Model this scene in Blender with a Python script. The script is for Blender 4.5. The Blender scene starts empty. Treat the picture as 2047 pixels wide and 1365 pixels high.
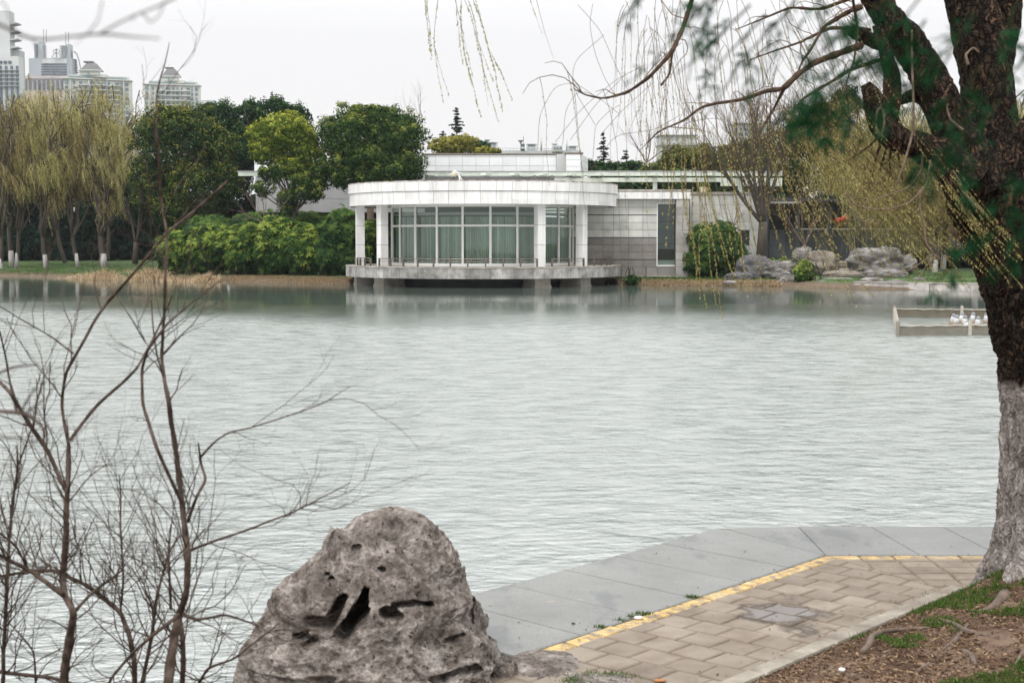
import bpy, math, random
import numpy as np
from mathutils import Vector
R=math.radians
# ---------------------------------------------------------------- scene, camera
S=bpy.context.scene
col=S.collection
F=2843.; CX,CY=1023.5,682.5; HZ=480.; P=math.atan((CY-HZ)/F); H=2.76
cP,sP=math.cos(P),math.sin(P)
def _d(px,py):
    x=(px-CX)/F; u=(CY-py)/F
    return x, cP+u*sP, -sP+u*cP
def at(px,py,Y):
    a=_d(px,py); t=Y/a[1]; return (a[0]*t, Y, H+a[2]*t)
def atz(px,py,z):
    a=_d(px,py); t=(z-H)/a[2]; return (a[0]*t, a[1]*t, z)
def zat(py,Y): return at(CX,py,Y)[2]
def xat(px,Y,py=480): return at(px,py,Y)[0]
def proj(V):
    V=np.asarray(V); zc=V[:,1]*cP-(V[:,2]-H)*sP; v=V[:,1]*sP+(V[:,2]-H)*cP
    return CX+F*V[:,0]/zc, CY-F*v/zc
cam=bpy.data.cameras.new('camera'); co=bpy.data.objects.new('camera',cam); col.objects.link(co)
co.location=(0,0,H); co.rotation_euler=(math.pi/2-P,0,0)
cam.sensor_width=36; cam.lens=F*36/2047; cam.clip_end=6000; cam.clip_start=.05
cam.dof.use_dof=True; cam.dof.focus_distance=70; cam.dof.aperture_fstop=7.5; cam.dof.aperture_blades=8
S.camera=co
# ---------------------------------------------------------------- noise
_rs=np.random.RandomState(7); _pm=_rs.permutation(256); _pm=np.concatenate([_pm,_pm,_pm])
_g=_rs.normal(size=(256,3)); _g/=np.linalg.norm(_g,axis=1)[:,None]
def perlin(Pt):
    Pt=np.asarray(Pt,float); i=np.floor(Pt).astype(int); f=Pt-i; i&=255
    u=f*f*f*(f*(f*6-15)+10); o=0
    for a in (0,1):
        for b in (0,1):
            for c in (0,1):
                h=_pm[_pm[_pm[(i[:,0]+a)&255]+((i[:,1]+b)&255)]+((i[:,2]+c)&255)]
                gd=_g[h]; d=(gd*(f-np.array([a,b,c]))).sum(1)
                w=(u[:,0] if a else 1-u[:,0])*(u[:,1] if b else 1-u[:,1])*(u[:,2] if c else 1-u[:,2])
                o=o+w*d
    return o
def fbm(Pt,o=4,lac=2.1,g=.5,ridge=False):
    s=0;a=1;Pt=np.asarray(Pt,float)
    for k in range(o):
        n=perlin(Pt+17.3*k); s=s+a*((.5-np.abs(n)*2) if ridge else n); Pt=Pt*lac; a*=g
    return s
# ---------------------------------------------------------------- objects
def tagp(o,label,cat,group=None,kind=None):
    if label: o['label']=label
    if cat: o['category']=cat
    if group: o['group']=group
    if kind: o['kind']=kind
    return o
def thing(name,label,cat,loc,group=None):
    o=bpy.data.objects.new(name,None); o.empty_display_size=.3; col.objects.link(o); o.location=loc
    return tagp(o,label,cat,group)
class Acc:
    def __init__(s): s.V=[];s.F=[];s.T=[];s.n=0
    def add(s,V,Fc,t=.5):
        V=np.asarray(V,float).reshape(-1,3); Fc=np.asarray(Fc,int)
        if len(V)==0: return s
        s.V.append(V); s.F.append(Fc+s.n); s.n+=len(V)
        s.T.append(np.full(len(V),t) if np.isscalar(t) else np.asarray(t,float)); return s
    def box(s,a,b,t=.5,rot=0,c=None):
        x0,y0,z0=a;x1,y1,z1=b
        V=np.array([(x,y,z) for z in(z0,z1) for y in(y0,y1) for x in(x0,x1)],float)
        if rot:
            if c is None: c=((x0+x1)/2,(y0+y1)/2)
            q=V[:,:2]-c; V[:,0]=c[0]+q[:,0]*math.cos(rot)-q[:,1]*math.sin(rot); V[:,1]=c[1]+q[:,0]*math.sin(rot)+q[:,1]*math.cos(rot)
        return s.add(V,[(0,2,3,1),(4,5,7,6),(0,1,5,4),(2,6,7,3),(0,4,6,2),(1,3,7,5)],t)
    def bar(s,p,q,r,t=.5,n=6): return s.tube([p,q],[r,r],n,t)
    def tube(s,pts,rad,n=6,t=.5,cap=True):
        V,Fc=tube(pts,rad,n,cap); return s.add(V,Fc,t)
def tube(pts,rad,n=6,cap=True):
    p=np.asarray(pts,float); m=len(p); rad=np.asarray(rad,float)
    if rad.ndim==0: rad=np.full(m,float(rad))
    tg=np.gradient(p,axis=0) if m>1 else np.array([[0,0,1.]]); tg/=np.linalg.norm(tg,axis=1)[:,None]+1e-9
    ref=np.array([0,0,1.]) if abs(tg[0,2])<.9 else np.array([1.,0,0])
    U=np.zeros((m,3)); u=np.cross(tg[0],ref); u/=np.linalg.norm(u)
    for i in range(m):
        u=u-tg[i]*np.dot(u,tg[i]); u/=np.linalg.norm(u)+1e-9; U[i]=u
    W=np.cross(tg,U); a=np.arange(n)*2*math.pi/n
    V=(p[:,None]+rad[:,None,None]*(np.cos(a)[None,:,None]*U[:,None]+np.sin(a)[None,:,None]*W[:,None])).reshape(-1,3)
    i=np.arange(m-1)[:,None]*n; j=np.arange(n)[None,:]; k=(j+1)%n
    Fq=np.stack([i+j,i+k,i+n+k,i+n+j],-1).reshape(-1,4)
    if cap:
        V=np.vstack([V,p[0],p[-1]]); c0=m*n; c1=c0+1; j=np.arange(0,n)
        Fq=np.vstack([Fq,np.stack([np.full(n,c0),(j+1)%n,j,j],-1),np.stack([np.full(n,c1),(m-1)*n+j,(m-1)*n+(j+1)%n,(m-1)*n+(j+1)%n],-1)])
    return V,Fq
def build(name,acc,mat,parent=None,smooth=False,origin=None):
    if isinstance(acc,tuple): a=Acc(); a.add(*acc); acc=a
    V=np.vstack(acc.V)
    Q=[];N=[]
    for f in acc.F:
        if f.shape[1]==4:
            tri=f[:,2]==f[:,3]
            Q.append(f[~tri].ravel()); N.append(np.full((~tri).sum(),4))
            Q.append(f[tri][:,:3].ravel()); N.append(np.full(tri.sum(),3))
        else: Q.append(f.ravel()); N.append(np.full(len(f),f.shape[1]))
    Q=np.concatenate(Q).astype(np.int32); N=np.concatenate(N).astype(np.int32)
    if parent is not None: org=np.array(parent_loc(parent))
    elif origin is not None: org=np.array(origin,float)
    else: org=np.array([V[:,0].mean(),V[:,1].mean(),V[:,2].min()])
    me=bpy.data.meshes.new(name); me.vertices.add(len(V)); me.vertices.foreach_set('co',(V-org).astype(np.float32).ravel())
    me.loops.add(len(Q)); me.loops.foreach_set('vertex_index',Q)
    me.polygons.add(len(N)); st=np.concatenate([[0],np.cumsum(N)[:-1]]).astype(np.int32)
    me.polygons.foreach_set('loop_start',st); me.polygons.foreach_set('loop_total',N)
    me.polygons.foreach_set('use_smooth',np.full(len(N),bool(smooth)))
    at_=me.attributes.new('tint','FLOAT','POINT'); at_.data.foreach_set('value',np.concatenate(acc.T).astype(np.float32))
    me.update(calc_edges=True)
    me.materials.append(mat)
    o=bpy.data.objects.new(name,me); col.objects.link(o)
    if parent is not None: o.parent=parent
    else: o.location=org
    return o
def parent_loc(p):
    l=Vector(p.location)
    while p.parent: p=p.parent; l=l+Vector(p.location)
    return l
# ---------------------------------------------------------------- materials
def nt(name):
    m=bpy.data.materials.new(name); m.use_nodes=True; t=m.node_tree; b=t.nodes['Principled BSDF']; return m,t,b
def L(t,a,b): t.links.new(a,b)
def ramp(t,cols,lo=.3,hi=.7):
    r=t.nodes.new('ShaderNodeValToRGB'); e=r.color_ramp.elements
    n=len(cols)
    while len(e)<n: e.new(.5)
    for i,c in enumerate(cols): e[i].position=lo+(hi-lo)*i/max(1,n-1); e[i].color=(*c,1)
    return r
def pos(t,stretch=None):
    g=t.nodes.new('ShaderNodeNewGeometry')
    if not stretch: return g.outputs['Position']
    m=t.nodes.new('ShaderNodeMapping'); m.inputs['Scale'].default_value=stretch; L(t,g.outputs['Position'],m.inputs[0]); return m.outputs[0]
def noise(t,src,scale,detail=5,rough=.6):
    n=t.nodes.new('ShaderNodeTexNoise'); n.inputs['Scale'].default_value=scale; n.inputs['Detail'].default_value=detail; n.inputs['Roughness'].default_value=rough
    L(t,src,n.inputs['Vector']); return n.outputs['Fac']
def mix(t,a,b,f,mode='MIX'):
    m=t.nodes.new('ShaderNodeMix'); m.data_type='RGBA'; m.blend_type=mode
    for k,v in ((6,a),(7,b)):
        if isinstance(v,(tuple,list)): m.inputs[k].default_value=(*v,1)
        else: L(t,v,m.inputs[k])
    if isinstance(f,(int,float)): m.inputs[0].default_value=f
    else: L(t,f,m.inputs[0])
    return m.outputs[2]
def bump(t,b,h,s,d=.02,prev=None):
    n=t.nodes.new('ShaderNodeBump'); n.inputs['Strength'].default_value=s; n.inputs['Distance'].default_value=d; L(t,h,n.inputs['Height'])
    if prev: L(t,prev,n.inputs['Normal'])
    L(t,n.outputs[0],b.inputs['Normal']); return n.outputs[0]
def mat(name,cols,scale=3,rough=.8,bmp=0,bscale=20,bd=.02,tint=0,stretch=None,spec=.3,lo=.3,hi=.7,metal=0,detail=5,mot=None):
    m,t,b=nt(name); src=pos(t,stretch)
    if len(cols)==1: cols=[cols[0],cols[0]]
    c=ramp(t,cols,lo,hi); L(t,noise(t,src,scale,detail),c.inputs[0]); out=c.outputs[0]
    if mot:   # second, broad staining
        n2=ramp(t,[(mot[1],)*3,(1,1,1)],.35,.65); L(t,noise(t,src,mot[0],4),n2.inputs[0]); out=mix(t,out,n2.outputs[0],1.,'MULTIPLY')
    if tint:
        a=t.nodes.new('ShaderNodeAttribute'); a.attribute_name='tint'
        r=ramp(t,[(1-tint,)*3,(1+tint,)*3],0,1); L(t,a.outputs['Fac'],r.inputs[0]); out=mix(t,out,r.outputs[0],1.,'MULTIPLY')
    L(t,out,b.inputs['Base Color']); b.inputs['Roughness'].default_value=rough; b.inputs['Specular IOR Level'].default_value=spec; b.inputs['Metallic'].default_value=metal
    if bmp: bump(t,b,noise(t,src,bscale,8),bmp,bd)
    return m
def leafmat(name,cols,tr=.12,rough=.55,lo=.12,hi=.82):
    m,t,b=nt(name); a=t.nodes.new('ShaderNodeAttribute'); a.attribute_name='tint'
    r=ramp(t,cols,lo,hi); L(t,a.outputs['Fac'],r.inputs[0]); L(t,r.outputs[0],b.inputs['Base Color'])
    b.inputs['Roughness'].default_value=.7; b.inputs['Specular IOR Level'].default_value=.04
    if tr:
        tl=t.nodes.new('ShaderNodeBsdfTranslucent'); L(t,r.outputs[0],tl.inputs[0]); mx=t.nodes.new('ShaderNodeMixShader'); mx.inputs[0].default_value=tr
        L(t,b.outputs[0],mx.inputs[1]); L(t,tl.outputs[0],mx.inputs[2]); L(t,mx.outputs[0],t.nodes['Material Output'].inputs[0])
    return m
K={}
K['white']=mat('white_tile',[(.56,.55,.53),(.68,.675,.665),(.71,.705,.7)],1.6,.45,tint=.08,stretch=(2.2,2.2,.35),mot=(.9,.84),lo=.25)
K['white_frame']=mat('white_frame',[(.7,.7,.68)],3,.4)
K['joint']=mat('tile_joint',[(.2,.15,.12),(.32,.27,.23)],4,.9)
K['cream']=mat('cream_stone',[(.48,.48,.45),(.58,.58,.545)],1.2,.6,tint=.1,mot=(.6,.85))
K['greystone']=mat('grey_brown_stone',[(.19,.178,.163),(.26,.243,.226)],1.5,.6,tint=.12,mot=(.7,.85))
K['greywall']=mat('shaded_grey_panel',[(.32,.32,.33),(.37,.37,.375)],1,.6,tint=.05)
K['decktile']=mat('weathered_granite_facing',[(.2,.195,.18),(.34,.335,.315),(.4,.39,.37)],2.2,.7,tint=.3,mot=(1.4,.5))
K['deckjoint']=mat('pale_mortar',[(.5,.49,.46)],4,.9)
K['concrete']=mat('concrete',[(.3,.28,.24),(.45,.42,.37)],2.5,.85,.3,30,stretch=(1,1,.5),mot=(1.5,.6))
K['pergola']=mat('pale_green_paint',[(.55,.6,.53),(.65,.7,.63)],1.5,.5,mot=(.8,.8))
K['darkmetal']=mat('bronze_metal',[(.12,.105,.09),(.18,.155,.13)],5,.4,spec=.5,metal=.6)
K['roof']=mat('roof_felt',[(.16,.14,.125),(.26,.23,.2)],1.5,.9)
K['floor']=mat('terrace_floor',[(.25,.24,.23),(.32,.31,.3)],2,.6)
K['dark']=mat('dark_plaster',[(.035,.04,.042),(.06,.065,.066)],1,.8)
K['darkwall']=mat('dark_grey_wall',[(.05,.06,.065),(.085,.095,.1)],1.2,.7,tint=.15)
K['interior']=mat('interior_wall',[(.3,.33,.3)],1,.8)
K['curtain']=mat('curtain_fabric',[(.6,.66,.6),(.8,.85,.8)],1.3,.9,stretch=(1,1,.15),tint=.25)
K['red']=mat('red_silk',[(.3,.014,.01),(.4,.025,.018)],6,.5)
K['gold']=mat('gold_fringe',[(.5,.28,.05)],6,.5)
K['camdome']=mat('camera_housing',[(.5,.45,.34)],4,.4)
K['bark']=mat('grey_bark',[(.045,.036,.03),(.11,.09,.075)],6,.9,.5,25,stretch=(1,1,.3))
K['barkfar']=mat('dark_bark',[(.035,.03,.024),(.075,.06,.045)],3,.9,stretch=(1,1,.3))
K['barkbrown']=mat('brown_bark',[(.1,.075,.055),(.17,.13,.1)],3,.9)
K['limewash']=mat('limewash',[(.28,.265,.26),(.46,.44,.43)],5,.9,stretch=(1,1,.3))
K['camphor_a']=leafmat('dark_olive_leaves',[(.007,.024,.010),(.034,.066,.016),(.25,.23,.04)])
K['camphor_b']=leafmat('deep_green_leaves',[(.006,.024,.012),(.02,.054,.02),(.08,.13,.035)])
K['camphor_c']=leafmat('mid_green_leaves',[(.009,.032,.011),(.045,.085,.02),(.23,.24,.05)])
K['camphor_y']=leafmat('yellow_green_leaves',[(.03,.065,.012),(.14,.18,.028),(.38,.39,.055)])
K['yellowbush']=leafmat('golden_leaves',[(.13,.14,.03),(.26,.24,.05),(.32,.3,.07)])
K['olive']=leafmat('olive_leaves',[(.05,.07,.02),(.1,.12,.035),(.16,.17,.05)])
K['conifer']=leafmat('conifer_needles',[(.012,.035,.022),(.025,.055,.033)],.1)
K['nearneedle']=leafmat('near_needles',[(.005,.028,.011),(.008,.046,.018),(.016,.075,.028)],.3)
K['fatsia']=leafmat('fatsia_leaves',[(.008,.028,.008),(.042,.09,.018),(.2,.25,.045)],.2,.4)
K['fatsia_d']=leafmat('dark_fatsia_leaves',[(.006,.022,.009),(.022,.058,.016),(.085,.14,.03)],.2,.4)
K['hedge']=leafmat('dark_hedge_leaves',[(.008,.022,.016),(.013,.034,.022),(.022,.05,.03)],.1)
K['willow']=leafmat('willow_catkins',[(.15,.125,.05),(.34,.31,.115),(.5,.46,.2)],.35)
K['willow_b']=leafmat('brown_willow_twigs',[(.09,.06,.03),(.22,.17,.075),(.38,.33,.14)],.3)
K['blossom']=leafmat('pink_blossom',[(.35,.16,.18),(.55,.3,.33)],.3)
K['straw']=leafmat('dry_reed',[(.18,.12,.065),(.36,.26,.15),(.54,.42,.28)],.2)
K['grass']=leafmat('grass_blades',[(.022,.065,.01),(.045,.11,.016),(.1,.15,.035)],.3)
K['litter']=leafmat('leaf_litter',[(.04,.022,.012),(.11,.064,.036),(.28,.19,.12)],.1,.8)
K['rock']=mat('lakeside_rock',[(.05,.046,.042),(.15,.14,.13),(.33,.315,.3)],1.6,.85,.6,8,.08,stretch=(1,1,1.6),lo=.3,hi=.72)
K['rockdark']=mat('dark_rock',[(.07,.068,.07),(.15,.145,.145)],2,.85,.6,8,.08)
K['rockbrown']=mat('brown_rock',[(.13,.11,.09),(.26,.23,.19)],2,.85,.6,8,.08)
# ---------------------------------------------------------------- world and sun
SUNEL,SUNAZ=52,205      # azimuth clockwise from +Y (sun behind the photographer, to the left)
w=bpy.data.worlds.new('World'); S.world=w; w.use_nodes=True; t=w.node_tree; bg=t.nodes['Background']
sky=t.nodes.new('ShaderNodeTexSky'); sky.sky_type='NISHITA'; sky.sun_disc=False; sky.sun_elevation=R(SUNEL); sky.sun_rotation=R(SUNAZ); sky.dust_density=4; sky.air_density=1.5
tc=t.nodes.new('ShaderNodeTexCoord'); sx=t.nodes.new('ShaderNodeSeparateXYZ'); L(t,tc.outputs['Generated'],sx.inputs[0])
cl=ramp(t,[(9.2,9.12,9.22),(17.5,17.5,17.6),(24.5,24.5,24.5)],.14,.66); L(t,sx.outputs[2],cl.inputs[0])
m_=t.nodes.new('ShaderNodeMix'); m_.data_type='RGBA'; m_.inputs[0].default_value=.93; L(t,sky.outputs[0],m_.inputs[6])
g=t.nodes.new('ShaderNodeVectorMath'); g.operation='SCALE'; g.inputs['Scale'].default_value=1.; L(t,cl.outputs[0],g.inputs[0]); L(t,g.outputs[0],m_.inputs[7])
L(t,m_.outputs[2],bg.inputs[0]); bg.inputs[1].default_value=.1
sun=bpy.data.lights.new('sun','SUN'); sun.energy=1.5; sun.angle=R(14); sun.color=(1,.97,.92)
so=bpy.data.objects.new('sun',sun); col.objects.link(so); so.rotation_euler=(math.pi/2-R(SUNEL),0,-R(SUNAZ)+math.pi)
so.location=(-20,-20,40)
S.view_settings.view_transform='Standard'; S.view_settings.look='None'; S.view_settings.exposure=.08; S.view_settings.gamma=1
# ---------------------------------------------------------------- leaves, branches
def quads(c,u,v,tint,acc):
    n=len(c); V=np.stack([c-u-v,c+u-v,c+u+v,c-u+v],1).reshape(-1,3); acc.add(V,np.arange(4*n).reshape(-1,4),np.repeat(tint,4))
def diam(c,u,v,tint,acc):
    n=len(c); V=np.stack([c-u,c-v*.8,c+u,c+v],1).reshape(-1,3); acc.add(V,np.arange(4*n).reshape(-1,4),np.repeat(tint,4))
def rdir(rs,n):
    d=rs.normal(size=(n,3)); return d/np.linalg.norm(d,axis=1)[:,None]
def leaves(acc,c,nrm,size,tint,rs,asp=.55,loose=.9):
    n=len(c); k=nrm+loose*rdir(rs,n); k/=np.linalg.norm(k,axis=1)[:,None]
    u=np.cross(k,rdir(rs,n)); u/=np.linalg.norm(u,axis=1)[:,None]+1e-9; v=np.cross(k,u)
    s=size*rs.uniform(.6,1.3,n)[:,None]
    diam(c,u*s*.5,v*s*.5*asp*1.4,tint,acc)
def crown(ells,Y,n,size,rs,clump=.13,lobes=26,fill=.25,asp=.55):
    """ells: list of (px,py,rx,ry) outlines in the photo, at distance Y -> leaf cloud made of clumps"""
    acc=Acc(); tot=sum(e[2]*e[3] for e in ells)
    for e in ells:
        c=np.array(at(e[0],e[1],Y+(e[4] if len(e)>4 else 0))); rx=e[2]*Y/F; rz=e[3]*Y/F; ry=min(rx,rz*1.3)*.9
        ne=int(n*e[2]*e[3]/tot); nl=max(8,int(lobes*(e[2]*e[3]/2500.)**.5*1.5))
        ld=rdir(rs,nl); ld[:,1]-=.25; ld[:,2]+=.1; ld/=np.linalg.norm(ld,axis=1)[:,None]
        lr=rs.uniform(.22,.42,nl)*min(rx,rz)+.1; ax=np.array([rx,ry,rz])
        lc=c+ld*(ax-lr[:,None]*.9)*np.where(rs.uniform(0,1,nl)<.16,rs.uniform(1.1,1.25,nl),rs.uniform(.8,1.08,nl))[:,None]; lt=rs.uniform(0,1,nl)
        ns=nl*15; sl=rs.randint(0,nl,ns); sd=rdir(rs,ns); sd[:,2]+=.45; sd/=np.linalg.norm(sd,axis=1)[:,None]; sc=lc[sl]+sd*lr[sl][:,None]*rs.uniform(.8,1.08,ns)[:,None]; stt=rs.uniform(0,1,ns)
        m=int(ne*(1-fill)); k=rs.randint(0,ns,m); cr=clump*1.25*(.6+lr[sl[k]])
        off=rdir(rs,m)*(cr*rs.uniform(.2,1,m)**.5)[:,None]; on=off/(np.linalg.norm(off,axis=1)[:,None]+1e-9)
        pp=sc[k]+off; tt=np.clip(.3*lt[sl[k]]+.24*stt[k]+.16*rs.uniform(0,1,m)+.2*sd[k,2]+.22*on[:,2],0,1)  # upward leaves tinted lighter: young growth, and top light put into the colour
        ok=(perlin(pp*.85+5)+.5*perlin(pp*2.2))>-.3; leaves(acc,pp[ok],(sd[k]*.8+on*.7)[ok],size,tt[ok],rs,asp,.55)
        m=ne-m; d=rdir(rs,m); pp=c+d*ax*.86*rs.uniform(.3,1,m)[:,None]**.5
        leaves(acc,pp,d,size*1.5,rs.uniform(0,.5,m),rs,asp)  # inner fill leaves get the dark tints, crown shade put into the colour
    return acc
def poly(p,d,L_,n,rs,wig=.15,up=0.,droop=0.):
    pts=[np.array(p,float)]; d=np.array(d,float); d/=np.linalg.norm(d)
    for i in range(n):
        d=d+rs.normal(size=3)*wig+np.array([0,0,up-droop*i/n]); d/=np.linalg.norm(d); pts.append(pts[-1]+d*L_/n)
    return np.array(pts)
def grow(acc,p,d,L_,r,lvl,rs,tips,wig=.12,up=.06,nch=4,spread=.75,ratio=.62,taper=.35,n=6,sides=5,lo=.25):
    pts=poly(p,d,L_,n,rs,wig,up); rad=np.linspace(r,r*taper,len(pts)); acc.tube(pts,rad,sides if lvl>0 else 4,rs.uniform(.2,.8))
    if lvl==0: tips.append(pts); return
    tips.append(pts)
    for k in range(nch):
        f=lo+(1-lo)*(k+rs.uniform(.2,.9))/nch; f=min(f,.98); i=int(f*n); q=pts[i]+(pts[i+1]-pts[i])*(f*n-i)
        dd=pts[i+1]-pts[i]; dd/=np.linalg.norm(dd); s=rdir(rs,1)[0]; s-=dd*np.dot(s,dd); s/=np.linalg.norm(s)
        nd=dd*math.cos(spread)+s*math.sin(spread)*rs.uniform(.7,1.2)
        grow(acc,q,nd,L_*ratio*rs.uniform(.7,1.15)*(1.15-.4*f),r*(1-f*(1-taper))*.62,lvl-1,rs,tips,wig*1.1,up,nch,spread,ratio,taper,n,sides,lo)
def strands(acc,starts,rs,len_,wd,drift=(0,0,0),leaf=0,lw=0,seg=6,sway=.08,tint=(0,1)):
    n=len(starts); ln=rs.uniform(len_[0],len_[1],n); a=rs.uniform(0,2*math.pi,n)
    d=np.stack([np.cos(a)*.4,np.sin(a)*.4,rs.uniform(-.2,.3,n)],1)+np.array(drift); p=np.array(starts,float); t0=rs.uniform(tint[0],tint[1],n); P_=[p]
    for k in range(seg):
        d=d*.62+np.array([drift[0]*.5,drift[1]*.5,-.55])+rs.normal(size=(n,3))*sway; dn=d/np.linalg.norm(d,axis=1)[:,None]
        p=p+dn*(ln/seg)[:,None]; P_.append(p)
    sd=rdir(rs,n); sd[:,2]*=.2
    for k in range(seg):
        A,B=P_[k],P_[k+1]; w0=sd*wd*(1-.5*k/seg); w1=sd*wd*(1-.5*(k+1)/seg)
        V=np.stack([A-w0,A+w0,B+w1,B-w1],1).reshape(-1,3); acc.add(V,np.arange(4*n).reshape(-1,4),np.repeat(t0,4))
        if leaf:
            for j in range(leaf):
                f=rs.uniform(0,1,n)[:,None]; c=A+(B-A)*f+rs.normal(size=(n,3))*lw*.7; u=(B-A); u/=np.linalg.norm(u,axis=1)[:,None]+1e-9
                u=u+rdir(rs,n)*.5; v=np.cross(u,rdir(rs,n)); v/=np.linalg.norm(v,axis=1)[:,None]+1e-9
                diam(c,u*lw,v*lw*.35,np.clip(t0+rs.uniform(-.2,.3,n),0,1),acc)
# ================================================================ WATER
def water_material():
    m,t,b=nt('lake_water'); out=t.nodes['Material Output']
    g=pos(t)
    def nz(sc,st,det,rough=.55):
        mp=t.nodes.new('ShaderNodeMapping'); mp.inputs['Scale'].default_value=st; mp.inputs['Rotation'].default_value=(0,0,R(-14)); L(t,g,mp.inputs[0])
        return noise(t,mp.outputs[0],sc,det,rough)
    # ripples fade towards the sheltered far shore
    sp=t.nodes.new('ShaderNodeSeparateXYZ'); L(t,g,sp.inputs[0])
    big=nz(.05,(1,.6,1),3)
    ad=t.nodes.new('ShaderNodeMath'); ad.operation='MULTIPLY_ADD'; L(t,big,ad.inputs[0]); ad.inputs[1].default_value=34; xb=t.nodes.new('ShaderNodeMath'); xb.operation='MULTIPLY_ADD'; L(t,sp.outputs[0],xb.inputs[0]); xb.inputs[1].default_value=.3; L(t,sp.outputs[1],xb.inputs[2]); L(t,xb.outputs[0],ad.inputs[2])
    mr=t.nodes.new('ShaderNodeMapRange'); L(t,ad.outputs[0],mr.inputs[0]); mr.inputs[1].default_value=61; mr.inputs[2].default_value=78; mr.inputs[3].default_value=1; mr.inputs[4].default_value=.05
    h1=nz(5.2,(.75,1,1),4); h2=nz(9,(.4,1,1),3)
    s1=t.nodes.new('ShaderNodeMath'); s1.operation='MULTIPLY'; L(t,h1,s1.inputs[0]); L(t,mr.outputs[0],s1.inputs[1])
    b1=t.nodes.new('ShaderNodeBump'); b1.inputs['Strength'].default_value=.75; b1.inputs['Distance'].default_value=.06; L(t,s1.outputs[0],b1.inputs['Height'])
    s2=t.nodes.new('ShaderNodeMath'); s2.operation='MULTIPLY'; L(t,h2,s2.inputs[0]); L(t,mr.outputs[0],s2.inputs[1])
    b2=t.nodes.new('ShaderNodeBump'); b2.inputs['Strength'].default_value=.7; b2.inputs['Distance'].default_value=.012; L(t,s2.outputs[0],b2.inputs['Height']); L(t,b1.outputs[0],b2.inputs['Normal'])
    L(t,b2.outputs[0],b.inputs['Normal'])
    yr=t.nodes.new('ShaderNodeMapRange'); L(t,sp.outputs[1],yr.inputs[0]); yr.inputs[1].default_value=9; yr.inputs[2].default_value=32; yr.inputs[3].default_value=.3; yr.inputs[4].default_value=.31
    rm=t.nodes.new('ShaderNodeMath'); rm.operation='MULTIPLY'; L(t,mr.outputs[0],rm.inputs[0]); L(t,yr.outputs[0],rm.inputs[1]); h3=nz(2.6,(.45,1,1),5,.7); rr3=t.nodes.new('ShaderNodeMapRange'); L(t,h3,rr3.inputs[0]); rr3.inputs[1].default_value=.36; rr3.inputs[2].default_value=.62; rr3.inputs[3].default_value=.55; rr3.inputs[4].default_value=1.2; rq=t.nodes.new('ShaderNodeMath'); rq.operation='MULTIPLY'; L(t,rm.outputs[0],rq.inputs[0]); L(t,rr3.outputs[0],rq.inputs[1]); L(t,rq.outputs[0],b.inputs['Roughness'])
    b.inputs['Base Color'].default_value=(.085,.108,.092,1); b.inputs['Roughness'].default_value=.03; b.inputs['IOR'].default_value=3.0; b.inputs['Specular IOR Level'].default_value=.8
    return m
K['water']=water_material()
def waves(X,Y):
    rs=np.random.RandomState(3); Z=np.zeros_like(X)
    for k in range(60):
        lam=.11*(7.0**rs.uniform(0,1)); a=R(90+14)+rs.normal()*1.0; kk=2*math.pi/lam
        amp=.0042*lam**.95*rs.uniform(.5,1.2); ph=kk*(X*math.cos(a)+Y*math.sin(a))+rs.uniform(0,6.28)
        s=np.sin(ph+.35*np.sin(.7*kk*.2*(X*.9-Y*.35)+k)); Z+=amp*(s+.25*np.cos(2*ph))
    gust=.62+.75*perlin(np.stack([X*.11,Y*.07,0*X],-1).reshape(-1,3)).reshape(X.shape)+.3*perlin(np.stack([X*.5,Y*.35,0*X+9],-1).reshape(-1,3)).reshape(X.shape)
    return Z*gust
nr,nc=1000,620
yy=5.0+(63-5.0)*np.linspace(0,1,nr)**1.75; ss=np.linspace(-1,1,nc)
X=ss[None,:]*(3.5+.47*yy[:,None]); Yg=np.repeat(yy[:,None],nc,1)
ed=np.clip((1-np.abs(ss))/.06,0,1)[None,:]*np.clip((60-yy)/20,0,1)[:,None]*np.clip((yy-5)/1,0,1)[:,None]
Z=waves(X,Yg)*ed*.38
V=np.stack([X,Yg,Z],-1).reshape(-1,3)
i=np.arange(nr-1)[:,None]*nc; j=np.arange(nc-1)[None,:]
Fq=np.stack([i+j,i+j+1,i+nc+j+1,i+nc+j],-1).reshape(-1,4)
a=Acc().add(V,Fq)
def xe(y): return 3.5+.47*y
for (q) in ([(-400,-3,0),(400,-3,0),(xe(5),5,0),(-xe(5),5,0)],[(-400,-3,0),(-xe(5),5,0),(-xe(63),63,0),(-400,63,0)],[(xe(5),5,0),(400,-3,0),(400,63,0),(xe(63),63,0)],
            [(-400,63,0),(400,63,0),(400,145,0),(-400,145,0)]): a.add(q,[(0,1,2,3)])
wo=build('water',a,K['water'],smooth=True,origin=(0,0,0)); wo['kind']='structure'
# lake bed below, so that nothing shows through at the edges
# ================================================================ NEAR BANK
Zq=.3
O=[atz(x,y,Zq)[:2] for x,y in [(945,1187),(1445,1056)]]; I=[atz(x,y,Zq)[:2] for x,y in [(1045,1308),(1650,1110)]]
O=np.array(O); I=np.array(I); d1=(I[1]-I[0])/np.linalg.norm(I[1]-I[0]); n1=np.array([-d1[1],d1[0]])
C1=I[1]; Oc=O[1]
d2=np.array([1.,.005]); n2=np.array([-.005,1.])
def clip(poly_,a,b,cc):    # keep a*x+b*y<=c
    o=[]
    for k in range(len(poly_)):
        p,q=poly_[k],poly_[(k+1)%len(poly_)]; fp=a*p[0]+b*p[1]-cc; fq=a*q[0]+b*q[1]-cc
        if fp<=0: o.append(p)
        if (fp<0)!=(fq<0) and fp!=fq: s=fp/(fp-fq); o.append((p[0]+(q[0]-p[0])*s,p[1]+(q[1]-p[1])*s))
    return o
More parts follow.
